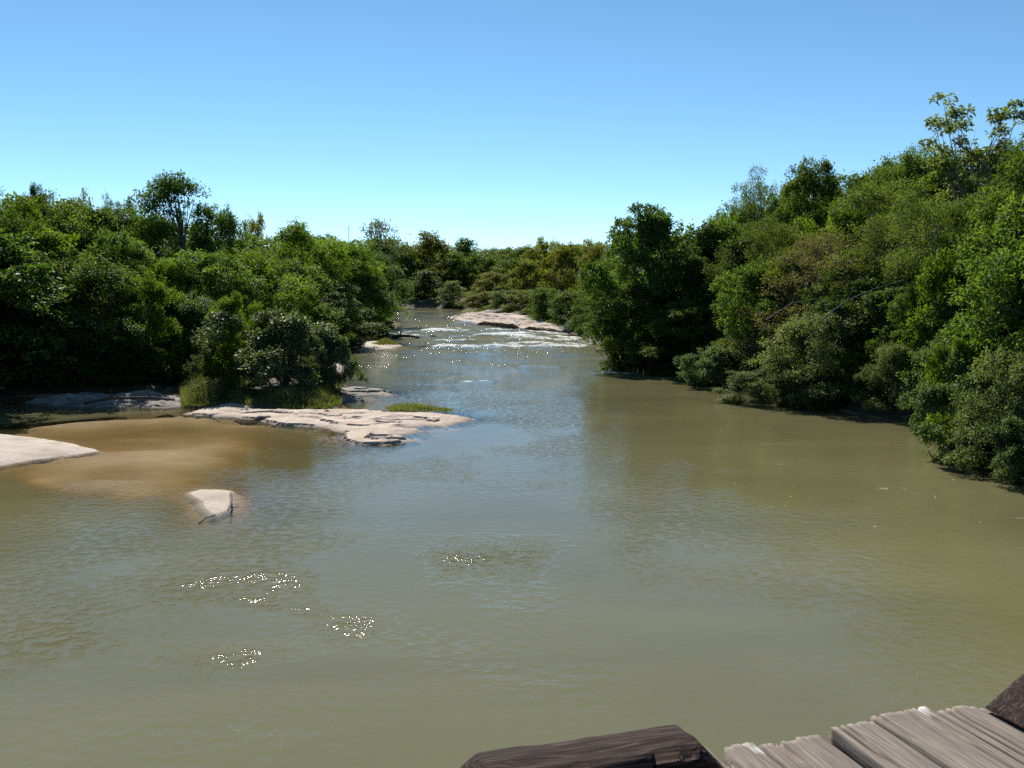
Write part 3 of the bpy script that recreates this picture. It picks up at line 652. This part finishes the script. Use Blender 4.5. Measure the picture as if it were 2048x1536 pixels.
tree('bank_tree', 'midlight', 290, 70, 440, 252, 'light green tree in front of the tall spindly tree on left bank')
tree('spindly_tree', 'upright', 352, 74, 346, 190, 'tall spindly olive tree with twiggy top standing highest on left bank')
tree('vine_tree', 'middark', 440, 76, 412, 180, 'dark vine covered tree just right of the tall spindly tree')
tree('bank_tree', 'mid', 410, 66, 505, 276, 'green tree behind the left half of the island bush')
tree('bank_tree', 'midlight', 500, 72, 500, 264, 'yellowish green tree behind the top of the island bush')
tree('bank_tree', 'middark', 395, 60.5, 590, 204, 'dark low tree in the gap between left bank and island bush')
tree('bank_tree', 'mid', 560, 80, 520, 240, 'olive green tree behind the right half of the island bush')
tree('bank_tree', 'midlight', 610, 92, 448, 240, 'yellow green tree with pointed top left of the dark river bend tree')
tree('bank_tree', 'middark', 650, 88, 560, 216, 'dark rounded tree over the water right of the island bush')
tree('bank_tree', 'midlight', 690, 108, 480, 204, 'sunlit yellow green tree at the top of the left bank point')
tree('bank_tree', 'middark', 722, 106, 545, 180, 'dark drooping tree at the tip of left bank with leaves touching the river')
tree('bank_tree', 'middark', 745, 126, 500, 144, 'dark tree at the river bend behind the left bank point')
for px, D, top, wd in ((90, 76, 392, 210), (250, 84, 418, 220), (-40, 74, 380, 220), (150, 96, 402, 200), (330, 92, 430, 200), (540, 96, 474, 190), (470, 90, 478, 170), (400, 100, 452, 190), (620, 118, 482, 150), (60, 110, 396, 220), (-150, 90, 380, 260)):
    tree('forest_tree', 'mid' if D < 95 else 'far', px, D, top, wd, 'green tree in the wood behind the front row of left bank', 'trees in the wood behind left bank')
tree('bank_tree', 'middark', 88, 88, 371, 70, 'small dark round tree top on the skyline near the left edge')
tree('flat_top_tree', 'farflat', 180, 120, 377, 64, 'small feathery flat topped tree on the skyline near the left edge')
tree('flat_top_tree', 'feather', 225, 100, 388, 70, 'dark feathery tree top on the skyline left of the lacy flat top')
tree('flat_top_tree', 'farsparse', 268, 112, 398, 75, 'lacy flat topped tree on the skyline left of the tall spindly tree')
tree('flat_top_tree', 'farflat', 514, 150, 425, 62, 'small umbrella shaped tree standing alone on the skyline right of the vine covered tree')

# --- far bank and river bend
tree('pale_tree', 'farsparse', 765, 225, 438, 120, 'tall pale tree with bare twiggy crown above the river bend')
tree('vine_tree', 'vine', 752, 205, 478, 80, 'dark vine covered tree forming a steep slope at the river bend')
tree('vine_tree', 'vine', 782, 212, 530, 64, 'lower dark vine covered tree at the water where the river turns left')
tree('round_tree', 'faryellow', 855, 252, 464, 125, 'pale olive round topped tree above the far end of the river')
tree('round_tree', 'fardark', 934, 258, 477, 92, 'dark green round tree on the skyline above the far sandbank')
tree('pale_tree', 'farsparse', 985, 262, 494, 80, 'greyish thin tree on the skyline right of the dark round tree')
tree('flat_top_tree', 'farflat', 1096, 200, 473, 70, 'dark flat topped tree on the skyline above the yellowish trees')
tree('flat_top_tree', 'farflat', 1186, 180, 478, 70, 'flat topped tree on the skyline beside the large dark riverside tree')
tree('river_bush', 'farpale', 905, 216, 562, 74, 'grey green bush leaning over the far end of the river', cat='bush')
tree('river_bush', 'fardark', 850, 228, 540, 84, 'dark green bush at the waterline at the far end of the river', cat='bush')
tree('round_tree', 'far', 815, 246, 492, 90, 'green tree in the dark hollow right of the tall pale tree')
tree('round_tree', 'faryellow', 985, 196, 545, 110, 'olive bushy tree behind the left end of the far sandbank')
tree('round_tree', 'faryellow', 1065, 176, 520, 110, 'olive brown tree behind the middle of the far sandbank')
tree('round_tree', 'faryellow', 1125, 166, 488, 120, 'yellowish brown tree with the broadest top behind the far sandbank')
tree('round_tree', 'faryellow', 1190, 150, 492, 110, 'yellowish tree touching the left side of the large dark riverside tree')
tree('river_bush', 'far', 1090, 134, 575, 80, 'green bush at the right end of the far sandbank', cat='bush')
tree('river_bush', 'far', 1150, 118, 580, 110, 'green bush over the water above the shorter rock ledge', cat='bush')
tree('river_bush', 'fardark', 1165, 108, 632, 80, 'low dark bush at the waterline left of the large dark tree', cat='bush')
tree('round_tree', 'mid', 1195, 104, 540, 110, 'bright green tree against the left side of the large dark tree')
tree('river_bush', 'faryellow', 945, 205, 582, 60, 'small olive bush at the left tip of the far sandbank', cat='bush')
for px, D, top, wd, nm in ((970, 184, 583, 84, 'olive bush behind the left tip of the far sandbank'), (1015, 168, 580, 96, 'rounded olive bush at the back of the far sandbank'), (1052, 156, 580, 96, 'yellowish bush at the back right of the far sandbank'), (1086, 146, 578, 90, 'bush between the far sandbank and the yellowish brown tree')):
    tree('river_bush', 'far' if px in (1015, 1086) else 'faryellow', px, D, top, wd, nm, cat='bush')
for px, D, top, wd in ((700, 240, 490, 90), (785, 275, 486, 90), (880, 290, 496, 90), (1010, 270, 506, 90), (1045, 240, 502, 90), (1080, 220, 498, 90), (905, 245, 512, 80), (965, 240, 515, 80), (1030, 215, 525, 90), (840, 262, 505, 80), (640, 200, 480, 100), (1140, 210, 500, 100),
                      (930, 300, 500, 90), (1000, 310, 508, 90), (580, 220, 478, 110), (1160, 240, 498, 90), (875, 240, 535, 70), (1220, 200, 495, 110), (740, 300, 488, 90), (1050, 300, 508, 100)):
    tree('forest_tree', 'far' if (px + top) % 3 else 'faryellow', px, D, top - 8, wd * 1.25, 'green tree in the far wood beyond the river bend', 'trees in the far wood')

# --- right bank
tree('round_tree', 'broad', 1510, 58, 520, 200, 'green tree hanging behind the right shoulder of the domed dark tree')
tree('round_tree', 'light', 1660, 62, 410, 220, 'light green tree crown below the bright lobed top on the right skyline')
tree('round_tree', 'olive', 1810, 52, 440, 260, 'olive tree in the middle of the right bank wall of foliage')
tree('round_tree', 'broad', 1970, 46, 380, 260, 'green tree directly below the big leaved tree')
tree('round_tree', 'broad', 1850, 44, 570, 200, 'leafy green tree above the glossy shrubs at the cove mouth')
tree('round_tree', 'pale', 1700, 50, 600, 240, 'greyish green tree behind the pale shrub mound')
tree('round_tree', 'broad', 2060, 38, 480, 240, 'green tree at the right edge above the tall pale shrub')
tree('round_tree', 'midlight', 1340, 78, 470, 150, 'light green tree between the two dark riverside trees')
tree('riverside_tree', 'dark', 1300, 70, 413, 256, 'large dark green tree with lobed top leaning over the river right of the rapids', var=0)
tree('riverside_tree', 'dark', 1440, 67, 452, 269, 'dark green domed tree against the right of the lobed riverside tree', var=1)
tree('riverside_tree', 'broad', 1265, 68, 560, 192, 'green overhanging branches low over the river at the foot of the lobed tree')
tree('riverside_tree', 'broad', 1385, 64, 600, 256, 'shaded leafy tree at the waterline below the domed dark tree')
tree('feathery_tree', 'feather', 1520, 82, 338, 140, 'thin feathery tree with grey twigs on the skyline left of the bright round top')
tree('round_tree', 'broad', 1610, 70, 322, 211, 'bright green tree with a high lobed top on the right skyline')
tree('round_tree', 'light', 1445, 88, 430, 154, 'light green tree on the skyline behind the domed dark tree')
tree('round_tree', 'olive', 1540, 62, 440, 243, 'olive green tree between the domed dark tree and the brown twiggy tree')
tree('twiggy_tree', 'brown', 1640, 55, 470, 422, 'brownish twiggy tree with pale bare branches in the middle of right bank')
tree('round_tree', 'olive', 1745, 58, 362, 384, 'broad olive green tree above the brown twiggy tree')
tree('flat_top_tree', 'feather', 1820, 70, 288, 170, 'feathery flat topped tree on the skyline left of the big leaved tree')
tree('big_leaved_tree', 'emergent', 1925, 52, 196, 200, 'tall sparse tree with big leaf clusters highest on the right skyline')
tree('round_tree', 'broad', 2030, 42, 278, 307, 'bright green tree at the right edge below the big leaved tree')
tree('round_tree', 'olive', 1880, 46, 390, 333, 'dense olive tree below the big leaved tree on right bank')
tree('round_tree', 'light', 1885, 42.5, 505, 166, 'yellow green young tree in the middle of the dark foliage on the right')
tree('round_tree', 'dark', 1985, 41, 500, 333, 'dark shaded tree at the right edge above the overhanging shrubs')
tree('round_tree', 'light', 1590, 57, 500, 192, 'light green tree right of the domed dark tree below the bright lobed top')
tree('round_tree', 'broad', 1700, 52, 505, 218, 'green tree in the middle of right bank right of the brown twiggy tree')
tree('round_tree', 'dark', 1760, 49, 560, 294, 'dark tree behind the pale shrubs on right bank')
tree('overhanging_shrub', 'pale', 1640, 48.5, 625, 258, 'pale grey green shrub mound right of the domed dark tree', cat='shrub')
tree('overhanging_shrub', 'pale', 1525, 49, 735, 168, 'low pale shrub tongue reaching out over the river', cat='shrub')
tree('overhanging_shrub', 'bush', 1640, 47, 730, 146, 'dark glossy shrub under the pale grey green mound', cat='shrub')
tree('overhanging_shrub', 'light', 1715, 46.5, 700, 123, 'light green shrub beside the pale grey green mound', cat='shrub')
tree('overhanging_shrub', 'pale', 1810, 43.5, 690, 168, 'pale shrub hanging to the water above the dark shaded pool', cat='shrub')
tree('overhanging_shrub', 'light', 1915, 37, 672, 123, 'bright yellow green shrub sprig at the lower right bank', cat='shrub')
tree('overhanging_shrub', 'bush', 1905, 38.5, 640, 213, 'glossy dark shrub behind the bright yellow green sprig', cat='shrub')
tree('overhanging_shrub', 'bush', 1965, 33, 745, 246, 'large glossy shrub leaning out over the river at the right edge', cat='shrub')
tree('overhanging_shrub', 'pale', 2070, 31, 700, 291, 'tall pale shrub cut by the right edge of the picture', cat='shrub')
tree('overhanging_shrub', 'bush', 2110, 29, 840, 224, 'low shrub at the right edge of the picture nearest the camera', cat='shrub')
tree('round_tree', 'broad', 2120, 36, 330, 384, 'tall green tree mostly outside the right edge of the picture')
for px, D, top, wd in ((1350, 84, 475, 170), (1400, 98, 470, 160), (1500, 96, 405, 190), (1570, 90, 375, 200), (1690, 84, 350, 220), (1755, 76, 318, 220), (1900, 64, 305, 250), (2000, 62, 290, 250), (1835, 66, 305, 240), (1280, 100, 490, 150), (1240, 118, 492, 120), (2090, 52, 290, 260), (1640, 74, 420, 190), (1480, 76, 480, 170)):
    tree('forest_tree', 'mid' if D > 70 else 'broad', px, D, top, wd, 'green tree in the wood behind the front row of right bank', 'trees in the wood behind right bank')

for px, D, top, wd, nm in ((1560, 53, 745, 110, 'dark shrub in the shade between the domed tree and the pale shrub tongue'), (1700, 48.5, 770, 110, 'low dark shrub at the back of the shaded cove'),
                           (1770, 45.5, 770, 120, 'dark shrub at the right end of the shaded cove'), (1850, 42, 760, 120, 'dark shrub behind the glossy shrubs at the cove mouth'), (1430, 57, 690, 150, 'dark shrub at the foot of the domed dark tree'),
                           (1330, 66, 690, 130, 'dark shrub under the lobed riverside tree')):
    tree('bank_shrub', 'bush', px, D, top, wd, nm, cat='shrub')
for px, D, top, wd, nm in ((20, 52.8, 690, 170, 'dark shrub at the waterline at the far left'), (140, 53.2, 700, 150, 'dark low shrub under the bushy tree on left bank'), (250, 53.6, 690, 150, 'dark shrub behind the shaded rock ledge'),
                           (345, 57.5, 650, 120, 'shaded shrub in the gap left of the island bush')):
    tree('bank_shrub', 'dark', px, D, top, wd, nm, cat='shrub')
# --- the woods go on past both edges of the picture
for px, D, top, wd in ((-420, 47, 395, 420), (-330, 56, 385, 380), (-620, 44, 380, 420), (-850, 40, 370, 460), (-560, 60, 385, 420), (-300, 80, 385, 320), (-560, 85, 390, 380), (-1150, 36, 350, 520)):
    tree('forest_tree', 'mid', px, D, top, wd, 'green tree of left bank beyond the left edge of the picture', 'trees beyond the left edge')
for px, D, top, wd in ((2300, 34, 320, 420), (2450, 42, 320, 420), (2650, 30, 330, 480), (2350, 60, 310, 360)):
    tree('forest_tree', 'mid', px, D, top, wd, 'green tree of right bank beyond the right edge of the picture', 'trees beyond the right edge')
# --- island
tree('island_bush', 'isle', 562, 51.5, 622, 290, 'large glossy leaved bush on the grassy river island', cat='bush', base_z=0.3)
tree('island_bush', 'light', 478, 52.5, 588, 130, 'yellow green bush at the back left of the glossy island bush', cat='bush', base_z=0.3)
tree('island_bush', 'isle', 435, 53, 668, 130, 'small dark bush at the left end of the island', cat='bush', base_z=0.3)
tree('island_bush', 'isle', 662, 52.5, 668, 130, 'bush with arching branches at the right end of the island', cat='bush', base_z=0.2)

species('herb', 'leaf_olive', 'bark', 1, H=1.4, Rr=1.2, tips=60, sprigs=10, per=12, ll=0.07, lw=0.4, cr=0.28, sprig_r=0.10, stems=5, trunk_r=0.015, gap=0.1, twig=2, limbs=40)
tree('herb_clump', 'herb', 448, 49.6, 752, 130, 'grey green weedy clump among the grass at the left end of the island', cat='plant', base_z=0.25)
tree('herb_clump', 'herb', 625, 50.4, 765, 110, 'weedy clump among the shaded grass at the right end of the island', cat='plant', base_z=0.25)

# ------------------------------------------------------------------ grass
def grass(name, poly, n, hmin, hmax, seed, label, z0, lean=0.35):
    rng = np.random.default_rng(seed); a = np.array(poly); lo, hi = a.min(0), a.max(0)
    q = rng.uniform(lo, hi, (n * 6, 2)); s = sdist(poly, q[:, 0], q[:, 1]); clump = fbm(q[:, 0] * 1.1, q[:, 1] * 1.1, seed, 3)
    q = q[(s > 0) & (clump + rng.uniform(-0.2, 0.2, len(q)) > 0.40)][:n]; n = len(q)
    h = hmin + (hmax - hmin) * rng.random(n) ** 1.6 * (0.25 + 1.5 * fbm(q[:, 0] * 1.3, q[:, 1] * 1.3, seed + 5, 3)); h = h * (0.3 + 0.7 * smooth(0, 1.1, sdist(poly, q[:, 0], q[:, 1])))
    az = rng.uniform(0, 6.28, n); ln = rng.uniform(0.05, lean, n) * h; wv = 0.006 + 0.010 * rng.random(n)
    dx, dy = np.cos(az), np.sin(az); b = np.stack([q[:, 0], q[:, 1], np.full(n, z0)], 1)
    sd = np.stack([-dy, dx, np.zeros(n)], 1) * wv[:, None]; out = np.stack([dx, dy, np.zeros(n)], 1)
    m1 = b + out * (ln * 0.35)[:, None] + np.array([0, 0, 1.]) * (h * 0.6)[:, None]; tp = b + out * ln[:, None] * 1.2 + np.array([0, 0, 1.]) * h[:, None]
    V = np.stack([b - sd, b + sd, m1 + sd * 0.7, m1 - sd * 0.7, tp], 1).reshape(-1, 3); k = np.arange(n) * 5
    F = np.concatenate([np.stack([k, k + 1, k + 2], 1), np.stack([k, k + 2, k + 3], 1), np.stack([k + 3, k + 2, k + 4], 1)])
    t = np.clip(rng.random(n) * 0.5 + 0.5 * fbm(q[:, 0] * 0.5, q[:, 1] * 0.5, seed + 9), 0, 1)
    o = link(name, mesh_np(name, V, F, attr={'tint': np.concatenate([t, t, t])}), M['grass']); tag(o, label, 'grass', kind='stuff'); return o
grass('grass', P([(362, 818), (360, 780), (420, 762), (500, 770), (520, 800), (500, 815), (440, 810), (400, 818)]), 20000, 0.2, 1.0, 3, 'tall green grass at the left end of the island', 0.12, 0.9)
grass('grass', P([(500, 800), (560, 795), (640, 770), (680, 775), (684, 812), (650, 824), (560, 824), (500, 815)]), 22000, 0.2, 0.8, 4, 'green grass under the right side of the island bush', 0.12, 0.9)
grass('grass', P([(770, 821), (790, 815), (850, 818), (905, 824), (905, 829), (840, 827), (780, 826)]), 4500, 0.12, 0.45, 5, 'low grass strip along the back of the sandstone shelf', 0.10, 0.5)
grass('grass', P([(742, 692), (760, 686), (792, 688), (798, 692), (775, 695), (750, 696)]), 5000, 0.2, 0.6, 6, 'grass patch on the low sandbar below the rapids', 0.15, 0.5)
grass('grass', P([(910, 633), (960, 624), (1060, 621), (1090, 628), (1000, 627), (940, 632)]), 2500, 0.4, 1.1, 8, 'dry grass along the back of the far sandbank', 0.5, 0.5)

# ------------------------------------------------------------------ sticks, logs, stones
def stick(name, pts, r0, r1, label, cat='stick', mat='driftwood', branch=None):
    bg = Bag(); pts = np.array(pts, float); n = len(pts); bg.add(*tube(pts, np.linspace(r0, r1, n), 6))
    for (i, d, l) in (branch or []):
        p = pts[i]; d = np.array(d, float); bg.add(*tube(np.stack([p, p + d * l * 0.5, p + d * l + np.array([0, 0, 0.03])]), [r1 * 0.9, r1 * 0.6, r1 * 0.25], 5))
    return tag(link(name, bg.mesh(name, smooth_shade=True), M[mat]), label, cat)
def pz(px, py, z): return (*U(px, py, z), z)
stick('driftwood_stick', [pz(462, 988, 0.16), pz(464, 1000, 0.15), pz(461, 1012, 0.13), pz(456, 1021, 0.08)], 0.03, 0.02, 'curved dark stick lying along the edge of the triangular sand spit', branch=[(2, (0.5, -0.6, 0), 0.5)])
stick('driftwood_branch', [pz(398, 1046, 0.02), pz(412, 1036, 0.05), pz(432, 1030, 0.10)], 0.02, 0.012, 'thin dark twig in the water just below the triangular sand spit', branch=[(1, (0.4, 0.6, 0.1), 0.5)])
stick('fallen_log', [pz(786, 675, 0.1), pz(800, 671, 0.35), pz(818, 672, 0.4), pz(840, 675, 0.05)], 0.22, 0.10, 'dark fallen log in the rapids beside the left bank point', 'log', branch=[(1, (0.2, 0.3, 0.8), 1.2)])
stick('fallen_log', [pz(170, 806, 0.25), pz(220, 797, 0.55), pz(300, 795, 0.5), pz(350, 800, 0.35)], 0.09, 0.05, 'grey fallen branch lying on the shaded rock ledge', 'log', branch=[(1, (0.3, -0.5, 0.5), 1.0), (2, (0.1, -0.5, 0.6), 0.9)])
def bz(px, py, D): return (x_at(px, D), D, z_at(py, D))
stick('dead_branch', [bz(1960, 340, 50), bz(1925, 308, 50), bz(1884, 280, 49.5)], 0.07, 0.03, 'dark broken branch slanting left below the big leaved tree', 'branch', 'bark', [(1, (-0.3, 0, 0.9), 0.8)])
stick('dead_branch', [bz(1640, 640, 47.5), bz(1690, 600, 46.5), bz(1750, 575, 45.5), bz(1800, 560, 46)], 0.03, 0.01, 'pale bare branch arching across the middle of right bank', 'branch', 'bark_pale', [(1, (0.4, -0.1, 0.9), 1.2), (2, (0.6, -0.2, -0.4), 1.0)])
stick('dead_branch', [bz(1530, 640, 52), bz(1580, 606, 51), bz(1640, 596, 50)], 0.028, 0.01, 'pale bare branch right of the domed dark tree', 'branch', 'bark_pale', [(1, (0.3, -0.1, 0.9), 1.0)])
stick('dead_branch', [bz(1780, 500, 46), bz(1845, 470, 45), bz(1890, 452, 45)], 0.03, 0.01, 'grey dead limb showing in the olive foliage of right bank', 'branch', 'bark_pale', [(1, (0.2, -0.2, 0.9), 1.0)])
rs = random.Random(5)
for k, (px, py) in enumerate(((906, 832), (918, 836), (926, 834), (935, 838), (941, 838))):
    x, y = U(px, py); h = rs.uniform(0.2, 0.5)
    stick('reed_stem', [(x, y, -0.1), (x + rs.uniform(-.04, .04), y, h * 0.6), (x + rs.uniform(-.1, .1), y, h)], 0.010, 0.004, 'thin dead reed stem at the right tip of the sandstone shelf', 'reed')['group'] = 'dead reeds at the shelf tip'

def stone(px, py, sx, sy, sz, seed, label, mat='rock_dark'):
    import bmesh
    bm = bmesh.new(); bmesh.ops.create_icosphere(bm, subdivisions=3, radius=1.0); rng = np.random.default_rng(seed); f = rng.normal(0, 1, (5, 3)) * 1.6; a = rng.uniform(0, 6, 5)
    for v in bm.verts:
        c = np.array(v.co); k = 1 + 0.10 * sum(math.sin(float(f[i] @ c) + a[i]) for i in range(5)) / 1.5
        if c[2] < 0: rr_ = math.hypot(c[0], c[1]) + 1e-6; c[:2] *= (1.0 - 0.35 * c[2]) / rr_ if rr_ > 0.15 else 1.0
        v.co = (c[0] * sx * k, c[1] * sy * k, min(c[2], 0.75) * sz * k if c[2] > 0 else c[2] * 0.22)
    me = bpy.data.meshes.new('stone'); bm.to_mesh(me); bm.free()
    for p in me.polygons: p.use_smooth = True
    x, y = U(px, py); tag(link('stone', me, M[mat], loc=(x, y, 0.0)), label, 'stone')
stone(560, 830, 0.40, 0.30, 0.26, 2, 'small dark stone at the left end of the sandstone shelf')
stone(526, 839, 0.35, 0.25, 0.20, 3, 'dark stone at the near left corner of the sandstone shelf')
stone(860, 674, 0.7, 0.5, 0.3, 4, 'small dark stone in the rapids right of the fallen log')

# ------------------------------------------------------------------ radio mast far behind
D = 330; x = x_at(702, D); zt = z_at(452, D); bg = Bag(); gzm = float(ground_z(np.array([x]), np.array([D]))[0])
leg3 = [(x + 0.35 * math.cos(a), D + 0.35 * math.sin(a)) for a in (0, 2.09, 4.19)]
for lx, ly in leg3: bg.add(*tube([(lx, ly, gzm - 0.5), (lx, ly, (gzm + zt) / 2), (lx, ly, zt)], 0.04, 5))
for i in range(22):
    z = gzm + (zt - gzm) * i / 22; a, b = leg3[i % 3], leg3[(i + 1) % 3]; bg.add(*tube([(*a, z), ((a[0] + b[0]) / 2, (a[1] + b[1]) / 2, z + 0.45), (*b, z + 0.9)], 0.02, 4))
m, n, out = new_mat('galvanised_steel'); p = N(n, 'ShaderNodeBsdfPrincipled', Roughness=0.5, Metallic=0.6); p.inputs['Base Color'].default_value = (0.42, 0.43, 0.45, 1); n.links.new(p.outputs[0], out.inputs[0])
tag(link('radio_mast', bg.mesh('radio_mast'), m), 'thin lattice mast on the skyline left of the tall pale tree', 'mast')

# ------------------------------------------------------------------ wooden bridge underfoot
BA = R(17.1); DECK = CAM_H - 1.6
bridge = bpy.data.objects.new('wooden_bridge', None); COL.objects.link(bridge); bridge.location = (0, 0, DECK); bridge.rotation_euler = (0, 0, BA)
tag(bridge, 'weathered plank bridge deck with kerb timbers in the lower right corner', 'bridge')
def plank(u0, u1, vend, seed, paint=0.0, tilt=0.0, z=0.0, notch=None, fine=False):
    """a deck plank across the bridge; local x runs along the plank towards its river end"""
    rng = np.random.default_rng(seed); wd = u1 - u0; L0 = 4.2; th = 0.06
    ts = np.concatenate([np.linspace(0, 0.7, 4), np.linspace(0.74, 1.0, 44 if fine else 10)]); n = len(ts); m = 41 if fine else 9
    us = np.linspace(-0.5, 0.5, m); S, T_ = np.meshgrid(us, ts)
    steps_ = np.floor(us * 5.3 + seed * 0.37)
    endj = 0.030 * (vnoise(steps_ * 3.7, us * 0 + 3.3, seed) - 0.5) + 0.012 * (fbm(us * 14, us * 0 + 1.7, seed, 2) - 0.5)
    if notch: endj = endj - notch[2] * np.exp(-(np.abs(us - notch[0]) / notch[1]) ** 3) * (0.8 + 0.4 * fbm(us * 30, us * 0, seed, 2))
    X = -L0 + L0 * T_ + endj[None, :] * smooth(0.9, 1.0, T_)
    Yl = S * wd * (1 + 0.05 * (vnoise(T_ * 9, S * 0 + seed, seed) - 0.5))
    Z = 0.005 * (fbm(T_ * 9, S * 2 + seed, seed, 2) - 0.5)
    if fine:
        for q in range(3):                                                                          # checks running in from the end
            c0 = rng.uniform(-0.42, 0.42); ln = rng.uniform(0.03, 0.2); wv = rng.uniform(0.003, 0.006) / wd
            path = c0 + 0.05 * (fbm(T_ * 12, S * 0 + q * 7.7, seed + q, 3) - 0.5)
            open_ = smooth(1 - ln, 1 - ln * 0.4, T_) if q < 2 else smooth(0.80, 0.86, T_) * smooth(0.97, 0.92, T_)
            Z = Z - 0.032 * open_ * np.exp(-((S - path) / wv) ** 2)
    Z = Z - 0.006 * np.clip((np.abs(S) - 0.47) / 0.03, 0, 1) ** 2
    V = list(np.stack([X, Yl, th + Z], -1).reshape(-1, 3)); top = len(V)
    pa = list((paint * smooth(0.945, 0.992, T_) * smooth(0.15, -0.35, S) * (0.35 + 0.45 * fbm(T_ * 60, S * 9, seed + 4, 3))).ravel())
    F = [(i * m + j, (i + 1) * m + j, (i + 1) * m + j + 1, i * m + j + 1) for i in range(n - 1) for j in range(m - 1)]
    rim = [j for j in range(m)] + [i * m + m - 1 for i in range(1, n)] + [(n - 1) * m + j for j in range(m - 2, -1, -1)] + [i * m for i in range(n - 2, 0, -1)]
    for q in rim:
        x_, y_, z_ = V[q]; V.append((x_, y_, 0.0)); pa.append(pa[q])
    k = len(rim)
    for q in range(k): F.append((rim[q], rim[(q + 1) % k], top + (q + 1) % k, top + q))
    me = mesh_np('plank', np.array(V), np.array(F)[:, ::-1], attr={'paint': np.array(pa)}, attr_dom='POINT')
    o = link('plank', me, M['plank'], bridge); o.location = ((u0 + u1) / 2, vend, z); o.rotation_euler = (0, tilt, math.pi / 2); return o
# the planks in view (u along the bridge, v = reach of their river end), then the rest of the deck to both sides
seen = [(1.615, 1.80, 2.975, 1.0, (0.36, 0.16, 0.13), -0.012), (1.808, 2.065, 2.965, 0.0, None, -0.016), (2.105, 2.285, 2.975, 0.0, None, 0.004), (2.295, 2.545, 2.99, 0.9, None, 0.014), (2.575, 2.745, 2.985, 0.1, None, 0.0), (2.755, 2.95, 2.97, 0, None, -0.01)]
DZ = -0.06
s = 0
for (a, b, v, pt, nt_, dz) in seen:
    s += 1; plank(a, b, v, 40 + s, pt, 0.0, DZ + dz, nt_, True)
def fill(u, end, sgn):
    global s
    while (u < end) if sgn > 0 else (u > end):
        wd = random.Random(s + 77).uniform(0.17, 0.26); s += 1
        a, b = (u, u + wd) if sgn > 0 else (u - wd, u)
        plank(a, b, 2.98 + random.Random(s).uniform(-0.04, 0.04), 40 + s, 0.0, 0, DZ + random.Random(s + 9).uniform(-0.01, 0.008)); u += sgn * (wd + 0.015)
fill(2.965, 6.5, 1); fill(1.63, -5.0, -1)
def kerb(u0, u1, v0, v1, h, c0, c1, seed):
    """kerb timber with chamfered ends, split along the grain; local x along the bridge"""
    n = 60; V = []
    base = [(0, 0), (0, .18), (0, .36), (0, .52), (0, .66), (0, .78), (.01, .88), (.05, .95), (.13, .985), (.24, 1), (.36, 1), (.48, 1), (.6, 1), (.72, 1), (.84, .995), (.94, .98), (.99, .93), (1, .8), (1, .5), (1, 0)]
    prof = len(base); line = np.arange(prof)
    for i in range(n):
        t = i / (n - 1); uu = u0 + (u1 - u0) * t
        hh = h * min(1.0, 0.04 + (uu - u0) / c0 * 0.96, 0.04 + (u1 - uu) / c1 * 0.96)
        hh *= 1 + 0.06 * (float(fbm(np.array(uu * 4), np.array(seed), seed, 3)) - 0.5)
        g = 0.042 * (fbm(np.full(prof, uu * 3.0), line * 1.9 + seed, seed, 3) - 0.5)            # long grooves
        sp = 0.035 * smooth(0.55, 0.66, fbm(np.full(prof, uu * 9.0), line * 2.7 + seed, seed + 5, 2))   # splinters torn out
        for j, (a, b) in enumerate(base):
            q = float(g[j] - (sp[j] if 3 < j < 9 else 0)) * min(1, hh / h + 0.2)
            v = v0 + (v1 - v0) * a; z = hh * b
            if j < 6: v -= q
            elif j > 16: v += q
            else: z += q * 0.8; v += (q * 0.4 if j < 9 else 0)
            V.append((uu, v, max(0, z)))
    F = [(i * prof + j, (i + 1) * prof + j, (i + 1) * prof + j + 1, i * prof + j + 1) for i in range(n - 1) for j in range(prof - 1)]
    for i in (0, n - 1):
        b = i * prof; F += [(b + j, b + j + 1, b + prof - 2 - j, b + prof - 1 - j) for j in range(prof // 2 - 1)]
    me = mesh_np('kerb_timber', np.array(V), np.array(F)); o = link('kerb_timber', me, M['kerb'], bridge); o.location = (0, 0, 0.004); return o
kerb(0.47, 1.58, 2.54, 2.74, 0.222, 0.26, 0.20, 3)['label'] = 'dark split kerb timber at the bottom middle'
kerb(2.76, 3.9, 2.66, 2.94, 0.145, 0.20, 0.2, 8)['label'] = 'dark kerb timber at the right edge'
kerb(-2.0, -0.75, 2.58, 2.78, 0.2, 0.2, 0.2, 12); kerb(4.6, 5.8, 2.62, 2.85, 0.2, 0.2, 0.2, 14)
def log_part(name, pts, r):
    V, F = tube(pts, r, 12); return link(name, mesh_np(name, V, F, smooth_shade=True), M['driftwood'], bridge)
for v in (-0.6, 1.0, 2.5): log_part('stringer', [(-5.2, v, DZ - 0.19), (0.5, v, DZ - 0.185), (6.7, v, DZ - 0.19)], [0.17, 0.18, 0.165])
for u in (-4.6, 6.0):
    log_part('cross_beam', [(u, -1.2, DZ - 0.52), (u, 1, DZ - 0.52), (u, 3.0, DZ - 0.52)], 0.165)
    for v in (-0.6, 2.5): log_part('pier', [(u, v, -DECK - 1.9), (u, v, -3), (u, v, DZ - 0.68)], [0.2, 0.18, 0.17])
